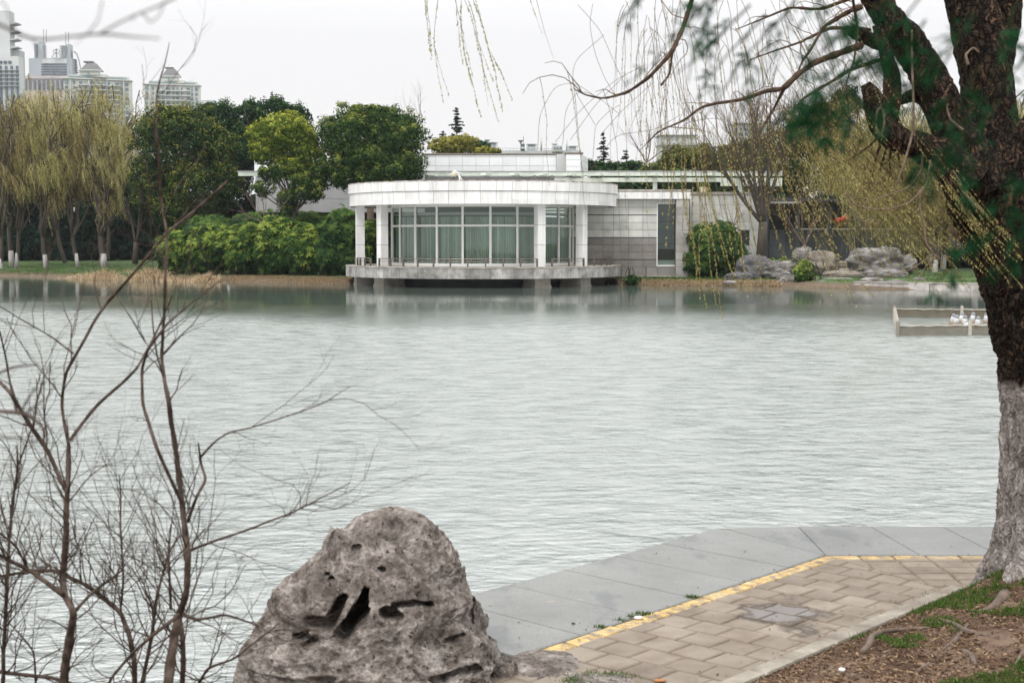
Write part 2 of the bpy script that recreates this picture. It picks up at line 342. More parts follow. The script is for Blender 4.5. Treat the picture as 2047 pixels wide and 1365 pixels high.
def inset(pl,g):
    pl=[np.array(p) for p in pl]; c=sum(pl)/len(pl); o=[]
    for p in pl:
        v=p-c; l=np.linalg.norm(v); o.append(c+v*max(0,1-g*1.35/l) if l>0 else p)
    return o
def slab(acc,pl,z0,z1,tint,bev=.006,g=.004):
    area=abs(sum(pl[k][0]*pl[(k+1)%len(pl)][1]-pl[(k+1)%len(pl)][0]*pl[k][1] for k in range(len(pl))))/2
    if len(pl)<3 or area<.0008: return
    s=sum(pl[k][0]*pl[(k+1)%len(pl)][1]-pl[(k+1)%len(pl)][0]*pl[k][1] for k in range(len(pl)))
    if s<0: pl=pl[::-1]
    A=inset(pl,g); B=inset(pl,g+bev); n=len(pl)
    V=[(p[0],p[1],z0) for p in A]+[(p[0],p[1],z1-bev) for p in A]+[(p[0],p[1],z1) for p in B]
    acc.add(V,[(k,(k+1)%n,n+(k+1)%n,n+k) for k in range(n)]+[(n+k,n+(k+1)%n,2*n+(k+1)%n,2*n+k) for k in range(n)],tint)
    acc.F.append(np.array([list(range(2*n,3*n))])+acc.n-3*n)
rs=np.random.RandomState(5)
# miter line through C1 to kerb end
Kb=[atz(x,y,Zq)[:2] for x,y in [(1460,1365),(1700,1268),(1895,1180),(1975,1172)]]
Mi=np.array(Kb[2]); mv=Mi-C1; mn=np.array([mv[1],-mv[0]]); mn/=np.linalg.norm(mn)      # points to region 2 (right side)
if np.dot(mn,d2)<0: mn=-mn
K_d=np.array(Kb[2])-np.array(Kb[0]); kn=np.array([K_d[1],-K_d[0]]); kn/=np.linalg.norm(kn)   # to the soil side
if kn[0]<0: kn=-kn
pv=Acc(); yl=[]
ps=.247
def addp(pl,z1=None):
    t_=rs.uniform(.2,.8); slab(pv,pl,.2,Zq+rs.uniform(-.003,.002),t_,.008,.0085)
wid=2.6
for r_ in range(-20,22):
    for c_ in range(0,14):
        u0=r_*ps; v0=(c_*ps-ps/2 if r_%2 else c_*ps)
        q=[C1-d1*(u0+ps)-n1*max(v0,0),C1-d1*u0-n1*max(v0,0),C1-d1*u0-n1*(v0+ps),C1-d1*(u0+ps)-n1*(v0+ps)]
        q=[tuple(p) for p in q]
        q=clip(q,mn[0],mn[1],np.dot(mn,C1)); 
        if len(q)>=3: q=clip(q,kn[0],kn[1],np.dot(kn,Kb[0])-.03)
        if len(q)>=3: addp(q)
for r_ in range(-3,14):
    for c_ in range(0,9):
        u0=r_*.26; v0=c_*.2
        q=[C1+d2*u0-n2*v0,C1+d2*(u0+.26)-n2*v0,C1+d2*(u0+.26)-n2*(v0+.2),C1+d2*u0-n2*(v0+.2)]; q=[tuple(p) for p in q]
        q=clip(q,-mn[0],-mn[1],-np.dot(mn,C1))
        if len(q)>=3: q=clip(q,0,-1,-(Kb[3][1]+.02))
        if len(q)>=3: addp(q)
def edge_dist(t,g):
    """node group: perpendicular distance from the inner quay edge (both legs), for the painted line"""
    sp=t.nodes.new('ShaderNodeSeparateXYZ'); L(t,g,sp.inputs[0])
    def lin(n,pnt):
        a=t.nodes.new('ShaderNodeMath'); a.operation='MULTIPLY'; L(t,sp.outputs[0],a.inputs[0]); a.inputs[1].default_value=-n[0]
        b=t.nodes.new('ShaderNodeMath'); b.operation='MULTIPLY_ADD'; L(t,sp.outputs[1],b.inputs[0]); b.inputs[1].default_value=-n[1]; L(t,a.outputs[0],b.inputs[2])
        c=t.nodes.new('ShaderNodeMath'); c.operation='ADD'; L(t,b.outputs[0],c.inputs[0]); c.inputs[1].default_value=float(np.dot(n,pnt)); return c.outputs[0]
    m=t.nodes.new('ShaderNodeMath'); m.operation='MINIMUM'; L(t,lin(n1,C1),m.inputs[0]); L(t,lin(n2,C1),m.inputs[1]); return m.outputs[0],sp
def thr(t,v,lo,hi):
    m=t.nodes.new('ShaderNodeMapRange'); L(t,v,m.inputs[0]); m.inputs[1].default_value=lo; m.inputs[2].default_value=hi; return m.outputs[0]
def mul(t,a,b,op='MULTIPLY'):
    m=t.nodes.new('ShaderNodeMath'); m.operation=op
    for k,v in enumerate((a,b)):
        if isinstance(v,(int,float)): m.inputs[k].default_value=v
        else: L(t,v,m.inputs[k])
    return m.outputs[0]
def paver_material():
    m,t,b=nt('concrete_pavers'); g=pos(t)
    c=ramp(t,[(.13,.1,.076),(.205,.17,.135),(.26,.222,.18)],.25,.75); L(t,noise(t,g,3.2,6),c.inputs[0])
    fine=ramp(t,[(.86,)*3,(1.1,)*3],.3,.7); L(t,noise(t,g,160,3),fine.inputs[0])
    o=mix(t,c.outputs[0],fine.outputs[0],1.,'MULTIPLY')
    a=t.nodes.new('ShaderNodeAttribute'); a.attribute_name='tint'; r=ramp(t,[(.76,.74,.73),(1.14,1.14,1.12)],0,1); L(t,a.outputs['Fac'],r.inputs[0]); o=mix(t,o,r.outputs[0],1.,'MULTIPLY')
    dist,sp=edge_dist(t,g)
    worn=thr(t,noise(t,g,11,8,.78),.4,.56)
    xf=t.nodes.new('ShaderNodeMapRange'); L(t,sp.outputs[0],xf.inputs[0]); xf.inputs[1].default_value=2.9; xf.inputs[2].default_value=3.6; xf.inputs[3].default_value=1; xf.inputs[4].default_value=.45
    wob=mul(t,noise(t,g,14,4),.02); dd=mul(t,dist,wob,'ADD')
    line=mul(t,mul(t,mul(t,thr(t,dd,.137,.13),thr(t,dist,-.01,.0)),mul(t,worn,.5,'MULTIPLY_ADD') if False else worn),xf.outputs[0])
    yc=ramp(t,[(.36,.23,.09),(.56,.38,.13),(.6,.47,.24)],.3,.7); L(t,noise(t,g,12,5),yc.inputs[0])
    o=mix(t,o,yc.outputs[0],mul(t,line,.88))
    # standing water left on the paving
    pc=atz(1560,1228,Zq); px=t.nodes.new('ShaderNodeVectorMath'); px.operation='DISTANCE'
    mp=t.nodes.new('ShaderNodeMapping'); L(t,g,mp.inputs[0]); mp.inputs['Scale'].default_value=(1,.62,1); px.inputs[1].default_value=(pc[0],pc[1]*.62,pc[2]); L(t,mp.outputs[0],px.inputs[0])
    wn=mul(t,mul(t,noise(t,g,3.4,4),-.62),px.outputs['Value'],'ADD'); wet=thr(t,wn,-.03,-.09)
    o=mix(t,o,(.42,.4,.4),wet,'MULTIPLY'); L(t,o,b.inputs['Base Color'])
    pool=thr(t,wn,-.1,-.16)
    rr=t.nodes.new('ShaderNodeMapRange'); L(t,pool,rr.inputs[0]); rr.inputs[3].default_value=.85; rr.inputs[4].default_value=.12
    L(t,rr.outputs[0],b.inputs['Roughness']); b.inputs['Specular IOR Level'].default_value=.4
    inv=t.nodes.new('ShaderNodeMath'); inv.operation='SUBTRACT'; inv.inputs[0].default_value=1; L(t,pool,inv.inputs[1])
    bump(t,b,mul(t,noise(t,g,90,6),inv.outputs[0]),.35,.006)
    return m
def granite_material():
    m,t,b=nt('granite_slabs'); g=pos(t)
    c=ramp(t,[(.14,.142,.135),(.19,.192,.184)],.3,.7); L(t,noise(t,g,1.6,5),c.inputs[0])
    f=ramp(t,[(.55,)*3,(1.,)*3,(1.35,)*3],.32,.68); L(t,noise(t,g,110,4,.8),f.inputs[0]); o=mix(t,c.outputs[0],f.outputs[0],.8,'MULTIPLY')
    a=t.nodes.new('ShaderNodeAttribute'); a.attribute_name='tint'; r=ramp(t,[(.93,)*3,(1.07,)*3],0,1); L(t,a.outputs['Fac'],r.inputs[0]); o=mix(t,o,r.outputs[0],1.,'MULTIPLY')
    s=thr(t,noise(t,pos(t,(1,.5,1)),2.3,6,.65),.58,.64); o=mix(t,o,(.62,.66,.72),mul(t,s,.6),'MULTIPLY')
    y=thr(t,noise(t,pos(t,(.8,2.2,1)),2.1,8,.75),.66,.7); o=mix(t,o,(.62,.45,.25),mul(t,y,.45))
    L(t,o,b.inputs['Base Color']); b.inputs['Roughness'].default_value=.65; bump(t,b,noise(t,g,120,4),.25,.004); return m
K['paver']=paver_material(); K['granite']=granite_material()
o=build('path',pv,K['paver'],origin=(1.5,9.5,.3)); o['kind']='structure'
# joint sand beneath the pavers
K['sand']=mat('joint_sand',[(.06,.042,.03),(.15,.115,.085),(.26,.21,.16)],7,.95,.4,60,.01)
bs=Acc(); pl=[tuple(I[0]-d1*1.8),tuple(C1),tuple(C1+d2*4),(7,Kb[3][1]-.05),tuple(Kb[2]+kn*.02),tuple(Kb[0]-K_d+kn*.02)]
bs.add([(p[0],p[1],Zq-.0095) for p in pl],[(0,1,2,3,4,5)]); o=build('path_bedding',bs,K['sand'],origin=(1.5,9.5,.2)); o['kind']='structure'
# granite quay edge
gr=Acc()
def qslab(a,b,c,d): slab(gr,[tuple(a),tuple(b),tuple(c),tuple(d)],-.35,Zq+.003+rs.uniform(-.002,.002),rs.uniform(0,1),.008,.0055)
wq=np.dot(n1,O[0]-I[0]); u=0
ulen=np.dot(d1,Oc-C1); # overhang of outer corner along d1
cutI=0; first=True
for k in range(6):
    u1=u+.62 if k else .55
    a_=C1-d1*u; b_=C1-d1*u1
    oa=C1+n1*wq-d1*(u-.05 if k else -ulen); ob=C1+n1*wq-d1*(u1-.05)
    qslab(b_,a_,oa,ob); u=u1
w2=Oc[1]-C1[1]
x0=C1.copy(); xo=Oc.copy(); xo2=np.array(atz(1595,1052,Zq)[:2])
slab(gr,[tuple(x0),tuple(xo2),tuple(xo)],-.35,Zq+.003,.6,.006,.0035)
xa=x0; xb=xo2
for k in range(9):
    na=x0+d2*(.74 if k==0 else .74+.62*k); nb=xo2+d2*.62*(k+1)
    qslab(xa,na,nb,xb); xa,xb=na,nb
o=build('quay_edge',gr,K['granite'],origin=(1,10.5,.3)); o['kind']='structure'
under=Acc(); pl=[tuple(I[0]-d1*.05+n1*(wq-.03)),tuple(C1+n1*(wq-.03)+d1*ulen),tuple(Oc+d2*6-n2*.03),(8,9),(4,5),(0,3),(-4,3)]
under.add([(p[0],p[1],Zq-.012) for p in pl[:2]]+[(p[0],p[1],Zq-.012) for p in pl[2:]],[tuple(range(7))])
under.add([(p[0],p[1],Zq-.012) for p in pl[:3]]+[(p[0],p[1],-.5) for p in pl[:3]],[(0,1,4,3),(1,2,5,4)])
o=build('quay_foundation',under,mat('wet_mortar',[(.05,.045,.04),(.09,.08,.07)],5,.9),origin=(1,9,0)); o['kind']='structure'
# kerb
K['kerb']=mat('kerb_concrete',[(.2,.17,.135),(.34,.31,.26)],5,.9,.4,50,.01,mot=(2.5,.7),tint=.08)
kb=Acc(); ku=K_d/np.linalg.norm(K_d); kl=np.linalg.norm(K_d); s=-3.
base=np.array(Kb[0])
while s<kl+.05:
    e=min(s+.8,kl+.06); q=[base+ku*s,base+ku*e,base+ku*e+kn*.11,base+ku*s+kn*.11]; slab(kb,[tuple(p) for p in q],.1,Zq+.035,rs.uniform(0,1),.012,.002); s+=.8
kerb=build('kerb',kb,K['kerb'],origin=(2.,8.8,.2)); kerb['kind']='structure'
# soil bank: one sheet, rises from the kerb to the right
def soilz(x,y):
    x=np.asarray(x,float);y=np.asarray(y,float)
    dk=(x-base[0])*kn[0]+(y-base[1])*kn[1]-.11
    far=np.clip(y-10.0,0,9)
    z=.315+.13*(1-np.exp(-np.clip(dk,0,9)*1.6))+.035*np.clip(dk,0,6)-.12*np.clip(-dk,0,1)-far*.25
    p=np.stack([x,y,0*x],-1).reshape(-1,3)
    z=z+(.035*fbm(p*1.7,3).reshape(x.shape)+.02*fbm(p*7,3).reshape(x.shape))*np.clip(dk*4,0,1)
    tr=np.hypot(x-3.75,y-9.75); return z+.16*np.exp(-(tr/.6)**2)*np.clip(dk*5,0,1)
gx,gy=np.meshgrid(np.linspace(1.0,9,330),np.linspace(4,10.02,260)); dk=(gx-base[0])*kn[0]+(gy-base[1])*kn[1]
# shear the sheet's left side onto the kerb's outer face
gz=soilz(gx,gy); V=np.stack([gx,gy,gz],-1).reshape(-1,3); nc_=gx.shape[1]; i=np.arange(gx.shape[0]-1)[:,None]*nc_; j=np.arange(nc_-1)[None,:]
Fq=np.stack([i+j,i+j+1,i+nc_+j+1,i+nc_+j],-1).reshape(-1,4); keep=dk.reshape(-1)[Fq].min(1)>.085; Fq=Fq[keep]
K['soil']=mat('brown_soil',[(.04,.022,.013),(.095,.056,.035),(.2,.14,.1)],2.6,.95,.7,45,.02,detail=8)
o=build('soil',Acc().add(V,Fq),K['soil'],smooth=True,origin=(4,8,.3)); o['kind']='structure'
# near shore under the photographer and to the left, out of the frame below
nb=Acc(); pts=[(-60,5.2),(-3.2,5.6),(-2.3,6.2),(-1.75,6.9),(-1.2,7.6),(-.6,8.3),(-.15,8.4),(.1,8.1),(.9,7.2),(1.2,7.6),(1.3,4),(60,4)]
nbz=[-.3,-.3,-.25,-.25,-.25,-.25,.2,.27,.27,.27,.3,.5]
top=[(-60,4),(-3.2,4.6),(-2.4,5.1),(-1.6,5.8),(-1.1,6.5),(-.5,7.4),(-.15,7.7),(.1,7.6),(.9,7.),(1.2,7.),(1.3,3.8),(60,3.8)]
V=[(x,y,z) for (x,y),z in zip(pts,nbz)]+[(x,y,.33 if k<6 else .28) for k,(x,y) in enumerate(top)]+[(-60,-60,1.2)]+[(x,-60,1.2) for x,y in top[1:-1]]+[(60,-60,1.2)]
n=len(pts); nb.add(V,[(k,k+1,n+k+1,n+k) for k in range(n-1)]+[(n+k,n+k+1,2*n+k+1,2*n+k) for k in range(n-1)])
o=build('near_bank',nb,K['soil'],origin=(0,0,0)); o['kind']='structure'
# litter and grass on the soil
def scatter(n,xr,yr,cond=None):
    x=rs.uniform(*xr,n); y=rs.uniform(*yr,n); dk=(x-base[0])*kn[0]+(y-base[1])*kn[1]; k=dk>.1
    if cond is not None: k&=cond(x,y)
    return x[k],y[k]
x,y=scatter(60000,(1.1,5.2),(6.6,10.),lambda x,y:(perlin(np.stack([x*1.6,y*1.6,0*x+3],-1))>-.28)|(rs.uniform(0,1,len(x))<.2))
z=soilz(x,y); c=np.stack([x,y,z+.006],-1); n_=len(x); nn=np.zeros((n_,3)); nn[:,2]=1
a=Acc(); sz=rs.uniform(.006,.021,n_); k=nn+.45*rdir(rs,n_); k/=np.linalg.norm(k,axis=1)[:,None]; u_=np.cross(k,rdir(rs,n_)); u_/=np.linalg.norm(u_,axis=1)[:,None]; v_=np.cross(k,u_)
diam(c,u_*sz[:,None],v_*(sz*rs.uniform(.12,.5,n_))[:,None],rs.uniform(0,1,n_)**1.6,a)
x,y=scatter(900,(.9,5.2),(6.6,10.)); 
o=build('leaf_litter',a,K['litter'],origin=(3,8.5,.4)); tagp(o,'brown dead leaves and bark chips scattered over the soil under the willow','leaf litter',kind='stuff')
def blades(acc,x,y,z,h,w,rs,lean=.5):
    n=len(x); p=np.stack([x,y,z],-1); a=rs.uniform(0,6.28,n); s=np.stack([np.cos(a),np.sin(a),0*a],-1)*w; d=rdir(rs,n)*lean; d[:,2]=1; hh=(h*rs.uniform(.5,1.2,n))[:,None]
    m=p+d*hh*.55; e=p+(d+rdir(rs,n)*.5*lean)*hh; e[:,2]=p[:,2]+hh[:,0]*rs.uniform(.6,1,n); tt=rs.uniform(0,1,n)
    V=np.stack([p-s,p+s,m+s*.8,m-s*.8,m-s*.8,m+s*.8,e+s*.15,e-s*.15],1).reshape(-1,3); f=np.arange(8*n).reshape(-1,4); acc.add(V,f,np.repeat(tt,8))
ga=Acc()
def gcond(x,y):
    d=(x-base[0])*kn[0]+(y-base[1])*kn[1]; q=perlin(np.stack([x*2.3,y*2.3,0*x],-1))+.5*perlin(np.stack([x*7,y*7,0*x],-1))
    near=np.exp(-((d-.42)/.5)**2)*np.clip((y-7.9)/.8,0,1); corner=np.clip((x-2.05-(y-7.2)*1.5)*3,0,1)*(y<8.3)
    return (q>.36-.42*near-.95*corner)&((near>.1)|(corner>.05)|(q>.5))
x,y=scatter(90000,(1.2,5),(6.6,9.7),gcond); blades(ga,x,y,soilz(x,y)-.003,np.full(len(x),.04),.0024,rs)
# tufts in the quay joint and by the flat stones
for (px,py,n_,sp_) in [(1383,1194,120,.03),(1285,1227,120,.035),(1262,1233,60,.02),(1240,1240,60,.02),(1200,1254,90,.025),(1190,1357,500,.08),(1215,1352,400,.07),(1160,1362,300,.05),(1012,1320,90,.03),(1905,1190,500,.09),(1880,1205,350,.08)]:
    q=atz(px,py,Zq); x=q[0]+rs.normal(size=n_)*sp_; y=q[1]+rs.normal(size=n_)*sp_*.5; blades(ga,x,y,np.full(n_,Zq-.004),np.full(n_,.03),.002,rs)
o=build('grass',ga,K['grass'],origin=(3,8,.4)); tagp(o,'patchy short green grass on the soil and in the paving joints','grass',kind='stuff')
db=Acc(); x=rs.uniform(-.2,4,5000); y=rs.uniform(7.4,12,5000); dk=(x-base[0])*kn[0]+(y-base[1])*kn[1]; e1=(x-C1[0])*n1[0]+(y-C1[1])*n1[1]; e2=y-C1[1]
pr=np.where(dk>-.18,.5,np.where(np.abs(np.maximum(e1,e2))<.03,.6,.05)); k=(dk<-.01)&(np.maximum(e1-wq,y-Oc[1])<-.03)&(rs.uniform(0,1,5000)<pr); x,y=x[k],y[k]; n_=len(x)
c=np.stack([x,y,np.full(n_,Zq+.008)],-1); nn=np.tile([0,0,1.],(n_,1)); kk=nn+.3*rdir(rs,n_); kk/=np.linalg.norm(kk,axis=1)[:,None]; u_=np.cross(kk,rdir(rs,n_)); u_/=np.linalg.norm(u_,axis=1)[:,None]; v_=np.cross(kk,u_); sz=rs.uniform(.004,.016,n_)[:,None]; diam(c,u_*sz,v_*sz*.45,rs.uniform(0,.8,n_),db)
o=build('debris',db,K['litter'],origin=(1.5,9.5,.3)); tagp(o,'scattered crumbs of bark and dead leaf on the paving and along the kerb','leaf litter',kind='stuff')
# small loose things on the ground
def bit(name,label,cat,px,py,z,s,m,seed,flat=.35):
    V,Fc=ballmesh(10,14); V=V*(1+.35*fbm(V*2+seed,2))[:,None]*np.array([s,s*.7,s*flat]); q=atz(px,py,z); V=V+np.array(q)
    if name!='pebble': pass
    return tagp(build(name,Acc().add(V,Fc),m,smooth=True),label,cat)
def ballmesh(nv=24,nu=32):
    th=np.linspace(0,math.pi,nv); ph=np.arange(nu)*2*math.pi/nu
    V=np.stack([np.sin(th)[:,None]*np.cos(ph)[None],np.sin(th)[:,None]*np.sin(ph)[None],np.cos(th)[:,None]+0*ph[None]],-1).reshape(-1,3)
    i=np.arange(nv-1)[:,None]*nu; j=np.arange(nu)[None,:]; k=(j+1)%nu
    return V,np.stack([i+j,i+nu+j,i+nu+k,i+k],-1).reshape(-1,4)
K['paper']=mat('white_paper',[(.6,.57,.56),(.75,.72,.7)],20,.8)
bit('paper_scrap','crumpled white scrap lying on the yellow line','litter',1276,1234,Zq+.01,.03,K['paper'],1)
bit('fallen_leaf','dry orange brown leaf at the bottom of the brick paving','leaf',1318,1359,Zq+.008,.035,mat('dry_leaf',[(.3,.13,.05)]),2,.15)
bit('fallen_leaf','curled dark leaf on the pale granite slab near the boulder','leaf',1146,1245,Zq+.012,.014,K['dark'],3,.4)
for k,(px,py,lab) in enumerate([(1858,1350,'white pebble at the lower edge of the bare soil'),(1683,1338,'small white pebble on the dark soil next to the kerb end'),(1912,1357,'pinkish brick chip in the soil near the grass corner')]):
    bit('pebble',lab,'pebble',px,py,.42,.02,K['paper'] if k<2 else mat('brick_chip',[(.4,.2,.14)]),k+5,.6)
# ================================================================ BOULDERS
def rockmat(name,c,vein):
    m,t,b=nt(name); g=pos(t)
    r=ramp(t,c,.33,.68); L(t,noise(t,g,6,10,.75),r.inputs[0])
    v=t.nodes.new('ShaderNodeTexVoronoi'); v.feature='DISTANCE_TO_EDGE'; v.inputs['Scale'].default_value=16
    wv=t.nodes.new('ShaderNodeVectorMath'); wv.operation='ADD'; L(t,g,wv.inputs[0]); nn=t.nodes.new('ShaderNodeTexNoise'); nn.inputs['Scale'].default_value=9; nn.inputs['Detail'].default_value=6
    L(t,g,nn.inputs['Vector']); sc=t.nodes.new('ShaderNodeVectorMath'); sc.operation='SCALE'; sc.inputs['Scale'].default_value=.16; L(t,nn.outputs['Color'],sc.inputs[0]); L(t,sc.outputs[0],wv.inputs[1]); L(t,wv.outputs[0],v.inputs['Vector'])
    vr=t.nodes.new('ShaderNodeMapRange'); L(t,v.outputs['Distance'],vr.inputs[0]); vr.inputs[1].default_value=0; vr.inputs[2].default_value=.14; vr.inputs[3].default_value=1; vr.inputs[4].default_value=0
    o=mix(t,r.outputs[0],vein,mul(t,vr.outputs[0],mul(t,thr(t,noise(t,g,7,5),.46,.66),.35)))
    fr=ramp(t,[(.6,)*3,(1.3,)*3],.3,.7); L(t,noise(t,g,55,6,.75),fr.inputs[0]); o=mix(t,o,fr.outputs[0],.8,'MULTIPLY')
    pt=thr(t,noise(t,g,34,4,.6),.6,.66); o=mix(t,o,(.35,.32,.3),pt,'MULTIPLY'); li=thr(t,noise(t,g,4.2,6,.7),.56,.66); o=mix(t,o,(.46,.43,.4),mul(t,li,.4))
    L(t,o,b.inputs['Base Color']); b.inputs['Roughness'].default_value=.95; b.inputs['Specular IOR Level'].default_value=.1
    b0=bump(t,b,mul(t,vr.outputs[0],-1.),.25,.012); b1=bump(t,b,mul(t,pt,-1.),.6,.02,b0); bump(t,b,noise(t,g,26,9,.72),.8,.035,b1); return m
K['boulder']=rockmat('pitted_limestone',[(.055,.045,.038),(.185,.158,.14),(.48,.435,.4)],(.52,.48,.44))
sil=[(1018,776,784),(1020,758,806),(1024,746,812),(1034,715,836),(1050,694,856),(1075,668,880),(1105,642,900),(1135,605,918),(1165,572,930),(1190,545,945),(1220,535,960),(1250,520,970),(1290,492,985),(1330,476,1000),(1365,470,1012),(1430,455,1020),(1500,450,1025)]
YB=7.95; ys=np.linspace(0,1,330); sy=np.array([s[0] for s in sil]); 
yt=1018+(1500-1018)*ys**1.25; xl=np.interp(yt,sy,[s[1] for s in sil]); xr=np.interp(yt,sy,[s[2] for s in sil])
nu=520; ph=np.arange(nu)*2*math.pi/nu; rows=[]
for k in range(len(yt)):
    c0=np.array(at((xl[k]+xr[k])/2,yt[k],YB)); hw=(xr[k]-xl[k])/2*YB/F*.975
    if k==0: hw=.01
    dh=min(.62,hw*.85); cs,sn=np.cos(ph),np.sin(ph); e=.85
    rows.append(np.stack([c0[0]+hw*np.sign(cs)*np.abs(cs)**e,YB+dh*np.sign(sn)*np.abs(sn)**e,c0[2]+0*ph],-1))
V=np.array(rows).reshape(-1,3); cen=np.array([at(745,1300,YB)[0],YB,.2])
nd=V-cen; nd/=np.linalg.norm(nd,axis=1)[:,None]
q=V.copy(); q[:,2]*=1.0
warp=np.stack([fbm(q*2+5,2),fbm(q*2+9,2),fbm(q*2+13,2)],-1)
D=.06*fbm(q*1.6+warp*.5,3)+.105*(fbm(q*np.array([1.9,1.9,3.4])+warp*.9,4,ridge=True)-.2)+.03*fbm(q*8+warp,4)+.012*fbm(q*26,3,ridge=True)+.004*fbm(q*70,2)
pits=perlin(q*11+warp*2); D-=.02*np.clip(pits-.38,0,1)*3
edgef=np.clip(np.arange(len(yt))/60,0,1).repeat(nu); V=V+nd*(D*(.3+.7*edgef))[:,None]
px_,py_=proj(V); front=(V[:,1]<YB+.05)
def seg(a,b,r0,r1):
    a=np.array(a,float);b=np.array(b,float);p=np.stack([px_,py_],-1)-a;ab=b-a;tt=np.clip((p@ab)/(ab@ab),0,1); dd=np.linalg.norm(p-tt[:,None]*ab,axis=1)+fbm(V*16,2)*5
    return np.clip((r0+(r1-r0)*tt-dd)/5+.5,0,1)
dp=np.zeros(len(V))
for a_,b_,r0,r1,dep in [((616,1243),(652,1246),8,12,.34),((652,1250),(684,1202),12,7,.34),((684,1202),(692,1192),6,3,.2),((682,1268),(722,1220),15,15,.42),((724,1215),(735,1180),12,3,.4),
    ((775,1228),(792,1231),14,10,.1),((792,1212),(862,1207),7,5,.07),((585,1276),(606,1268),7,8,.12),((606,1290),(625,1278),5,7,.2),((655,1148),(659,1149),2,2,.1),((664,1156),(667,1159),3,3,.12),
    ((762,1142),(768,1140),4,4,.05),((712,1098),(718,1094),8,5,.03),((905,1282),(935,1270),6,3,.04),((862,1362),(945,1338),8,10,.07),((945,1200),(955,1245),5,5,.04)]:
    dp=np.maximum(dp,seg(a_,b_,r0,r1)*dep)
Vr=V.reshape(len(yt),nu,3)
for k in range(1,len(yt)):
    a_=Vr[k,:,0]; tl_,tr2=at(xl[k],yt[k],YB)[0],at(xr[k],yt[k],YB)[0]; Vr[k,:,0]=tl_+(a_-a_.min())/(a_.max()-a_.min())*(tr2-tl_)
V=Vr.reshape(-1,3)
V[:,1]+=np.where(front,dp*1.7,0)
i=np.arange(len(yt)-1)[:,None]*nu; j=np.arange(nu)[None,:]; k=(j+1)%nu; Fq=np.stack([i+j,i+nu+j,i+nu+k,i+k],-1).reshape(-1,4)
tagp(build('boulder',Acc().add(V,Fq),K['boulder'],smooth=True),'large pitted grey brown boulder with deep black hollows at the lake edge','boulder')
def rock(name,label,px,py,wpx,hpx,Y,seed,m,flat=1.,depth=.7,res=(44,60),amp=.28,group=None,tilt=0,cat='rock'):
    V,Fc=ballmesh(*res); hw=wpx/2*Y/F; hh=hpx*Y/F; b=np.array(at(px,py,Y))
    V=np.sign(V)*np.abs(V)**.8; s=V*1.1+seed*3.7
    D=1+amp*fbm(s,2)+amp*.7*(fbm(s*2.,4,ridge=True)-.15)+.05*fbm(s*6,2)
    V=V*D[:,None]*np.array([hw,hw*depth,hh*.5]); V[:,2]+=hh*.42
    if tilt: V[:,2]+=V[:,0]*tilt
    V[:,1]+=hw*depth*.5
    return tagp(build(name,Acc().add(V+b,Fc),m,smooth=True),label,cat,group)
rock('flat_rock','flat pale grey stone between the boulder and the brick paving',1088,1372,165,46,8.0,3,K['boulder'],depth=1.3,amp=.1)
rock('flat_rock','dark angular stone wedged against the right foot of the boulder',1000,1372,60,62,7.9,5,K['boulder'],amp=.3)
rock('flat_rock','flat stone at the bottom of the photo below the green tuft',1200,1395,160,38,7.75,8,K['boulder'],amp=.1)
# ================================================================ BIG WILLOW (near)
def bark_material():
    m,t,b=nt('willow_bark'); g=pos(t); gs=pos(t,(1,1,.16)); sp=t.nodes.new('ShaderNodeSeparateXYZ'); L(t,g,sp.inputs[0])
    nz=t.nodes.new('ShaderNodeTexNoise'); nz.inputs['Scale'].default_value=6; nz.inputs['Detail'].default_value=5; L(t,g,nz.inputs['Vector'])
    sc=t.nodes.new('ShaderNodeVectorMath'); sc.operation='SCALE'; sc.inputs['Scale'].default_value=.3; L(t,nz.outputs['Color'],sc.inputs[0])
    ad=t.nodes.new('ShaderNodeVectorMath'); ad.operation='ADD'; L(t,gs,ad.inputs[0]); L(t,sc.outputs[0],ad.inputs[1])
    v=t.nodes.new('ShaderNodeTexVoronoi'); v.feature='DISTANCE_TO_EDGE'; v.inputs['Scale'].default_value=24; L(t,ad.outputs[0],v.inputs['Vector'])
    rid=thr(t,v.outputs['Distance'],.02,.22)
    up=mix(t,(.003,.0028,.0025),(.04,.028,.02),rid); pale=thr(t,noise(t,ad.outputs[0],16,5,.7),.56,.61); up=mix(t,up,(.2,.11,.065),mul(t,mul(t,pale,rid),.8))
    lowc=ramp(t,[(.12,.1,.09),(.27,.235,.215),(.46,.42,.395)],.33,.66); L(t,noise(t,ad.outputs[0],15,7,.7),lowc.inputs[0])
    lo=mix(t,lowc.outputs[0],(.1,.085,.075),mul(t,thr(t,rid,.3,.0),.35))
    kn=t.nodes.new('ShaderNodeTexNoise'); kn.inputs['Scale'].default_value=3.1; L(t,pos(t,(1,1,.75)),kn.inputs['Vector']); knot=thr(t,kn.outputs['Fac'],.68,.71); lo=mix(t,lo,(.03,.03,.035),mul(t,knot,.8))
    zz=mul(t,mul(t,noise(t,pos(t,(1,1,.35)),9,5),.16),sp.outputs[2],'ADD'); f=thr(t,zz,1.88,1.85)
    L(t,mix(t,up,lo,f),b.inputs['Base Color']); b.inputs['Roughness'].default_value=.93; b.inputs['Specular IOR Level'].default_value=.15
    b1=bump(t,b,rid,.7,.03); bump(t,b,noise(t,ad.outputs[0],40,7,.7),.6,.02,b1); return m
K['willowbark']=bark_material()
K['twig']=mat('willow_twig',[(.035,.022,.016),(.09,.06,.042)],30,.9,spec=.08)
K['twiggrey']=mat('pale_twig',[(.1,.07,.05),(.22,.165,.12)],20,.85)
YT=9.75
def pth(pp,Y=YT,dy=None):
    return np.array([at(q[0],q[1],Y+(dy[k] if dy is not None else (q[2] if len(q)>2 else 0))) for k,q in enumerate(pp)])
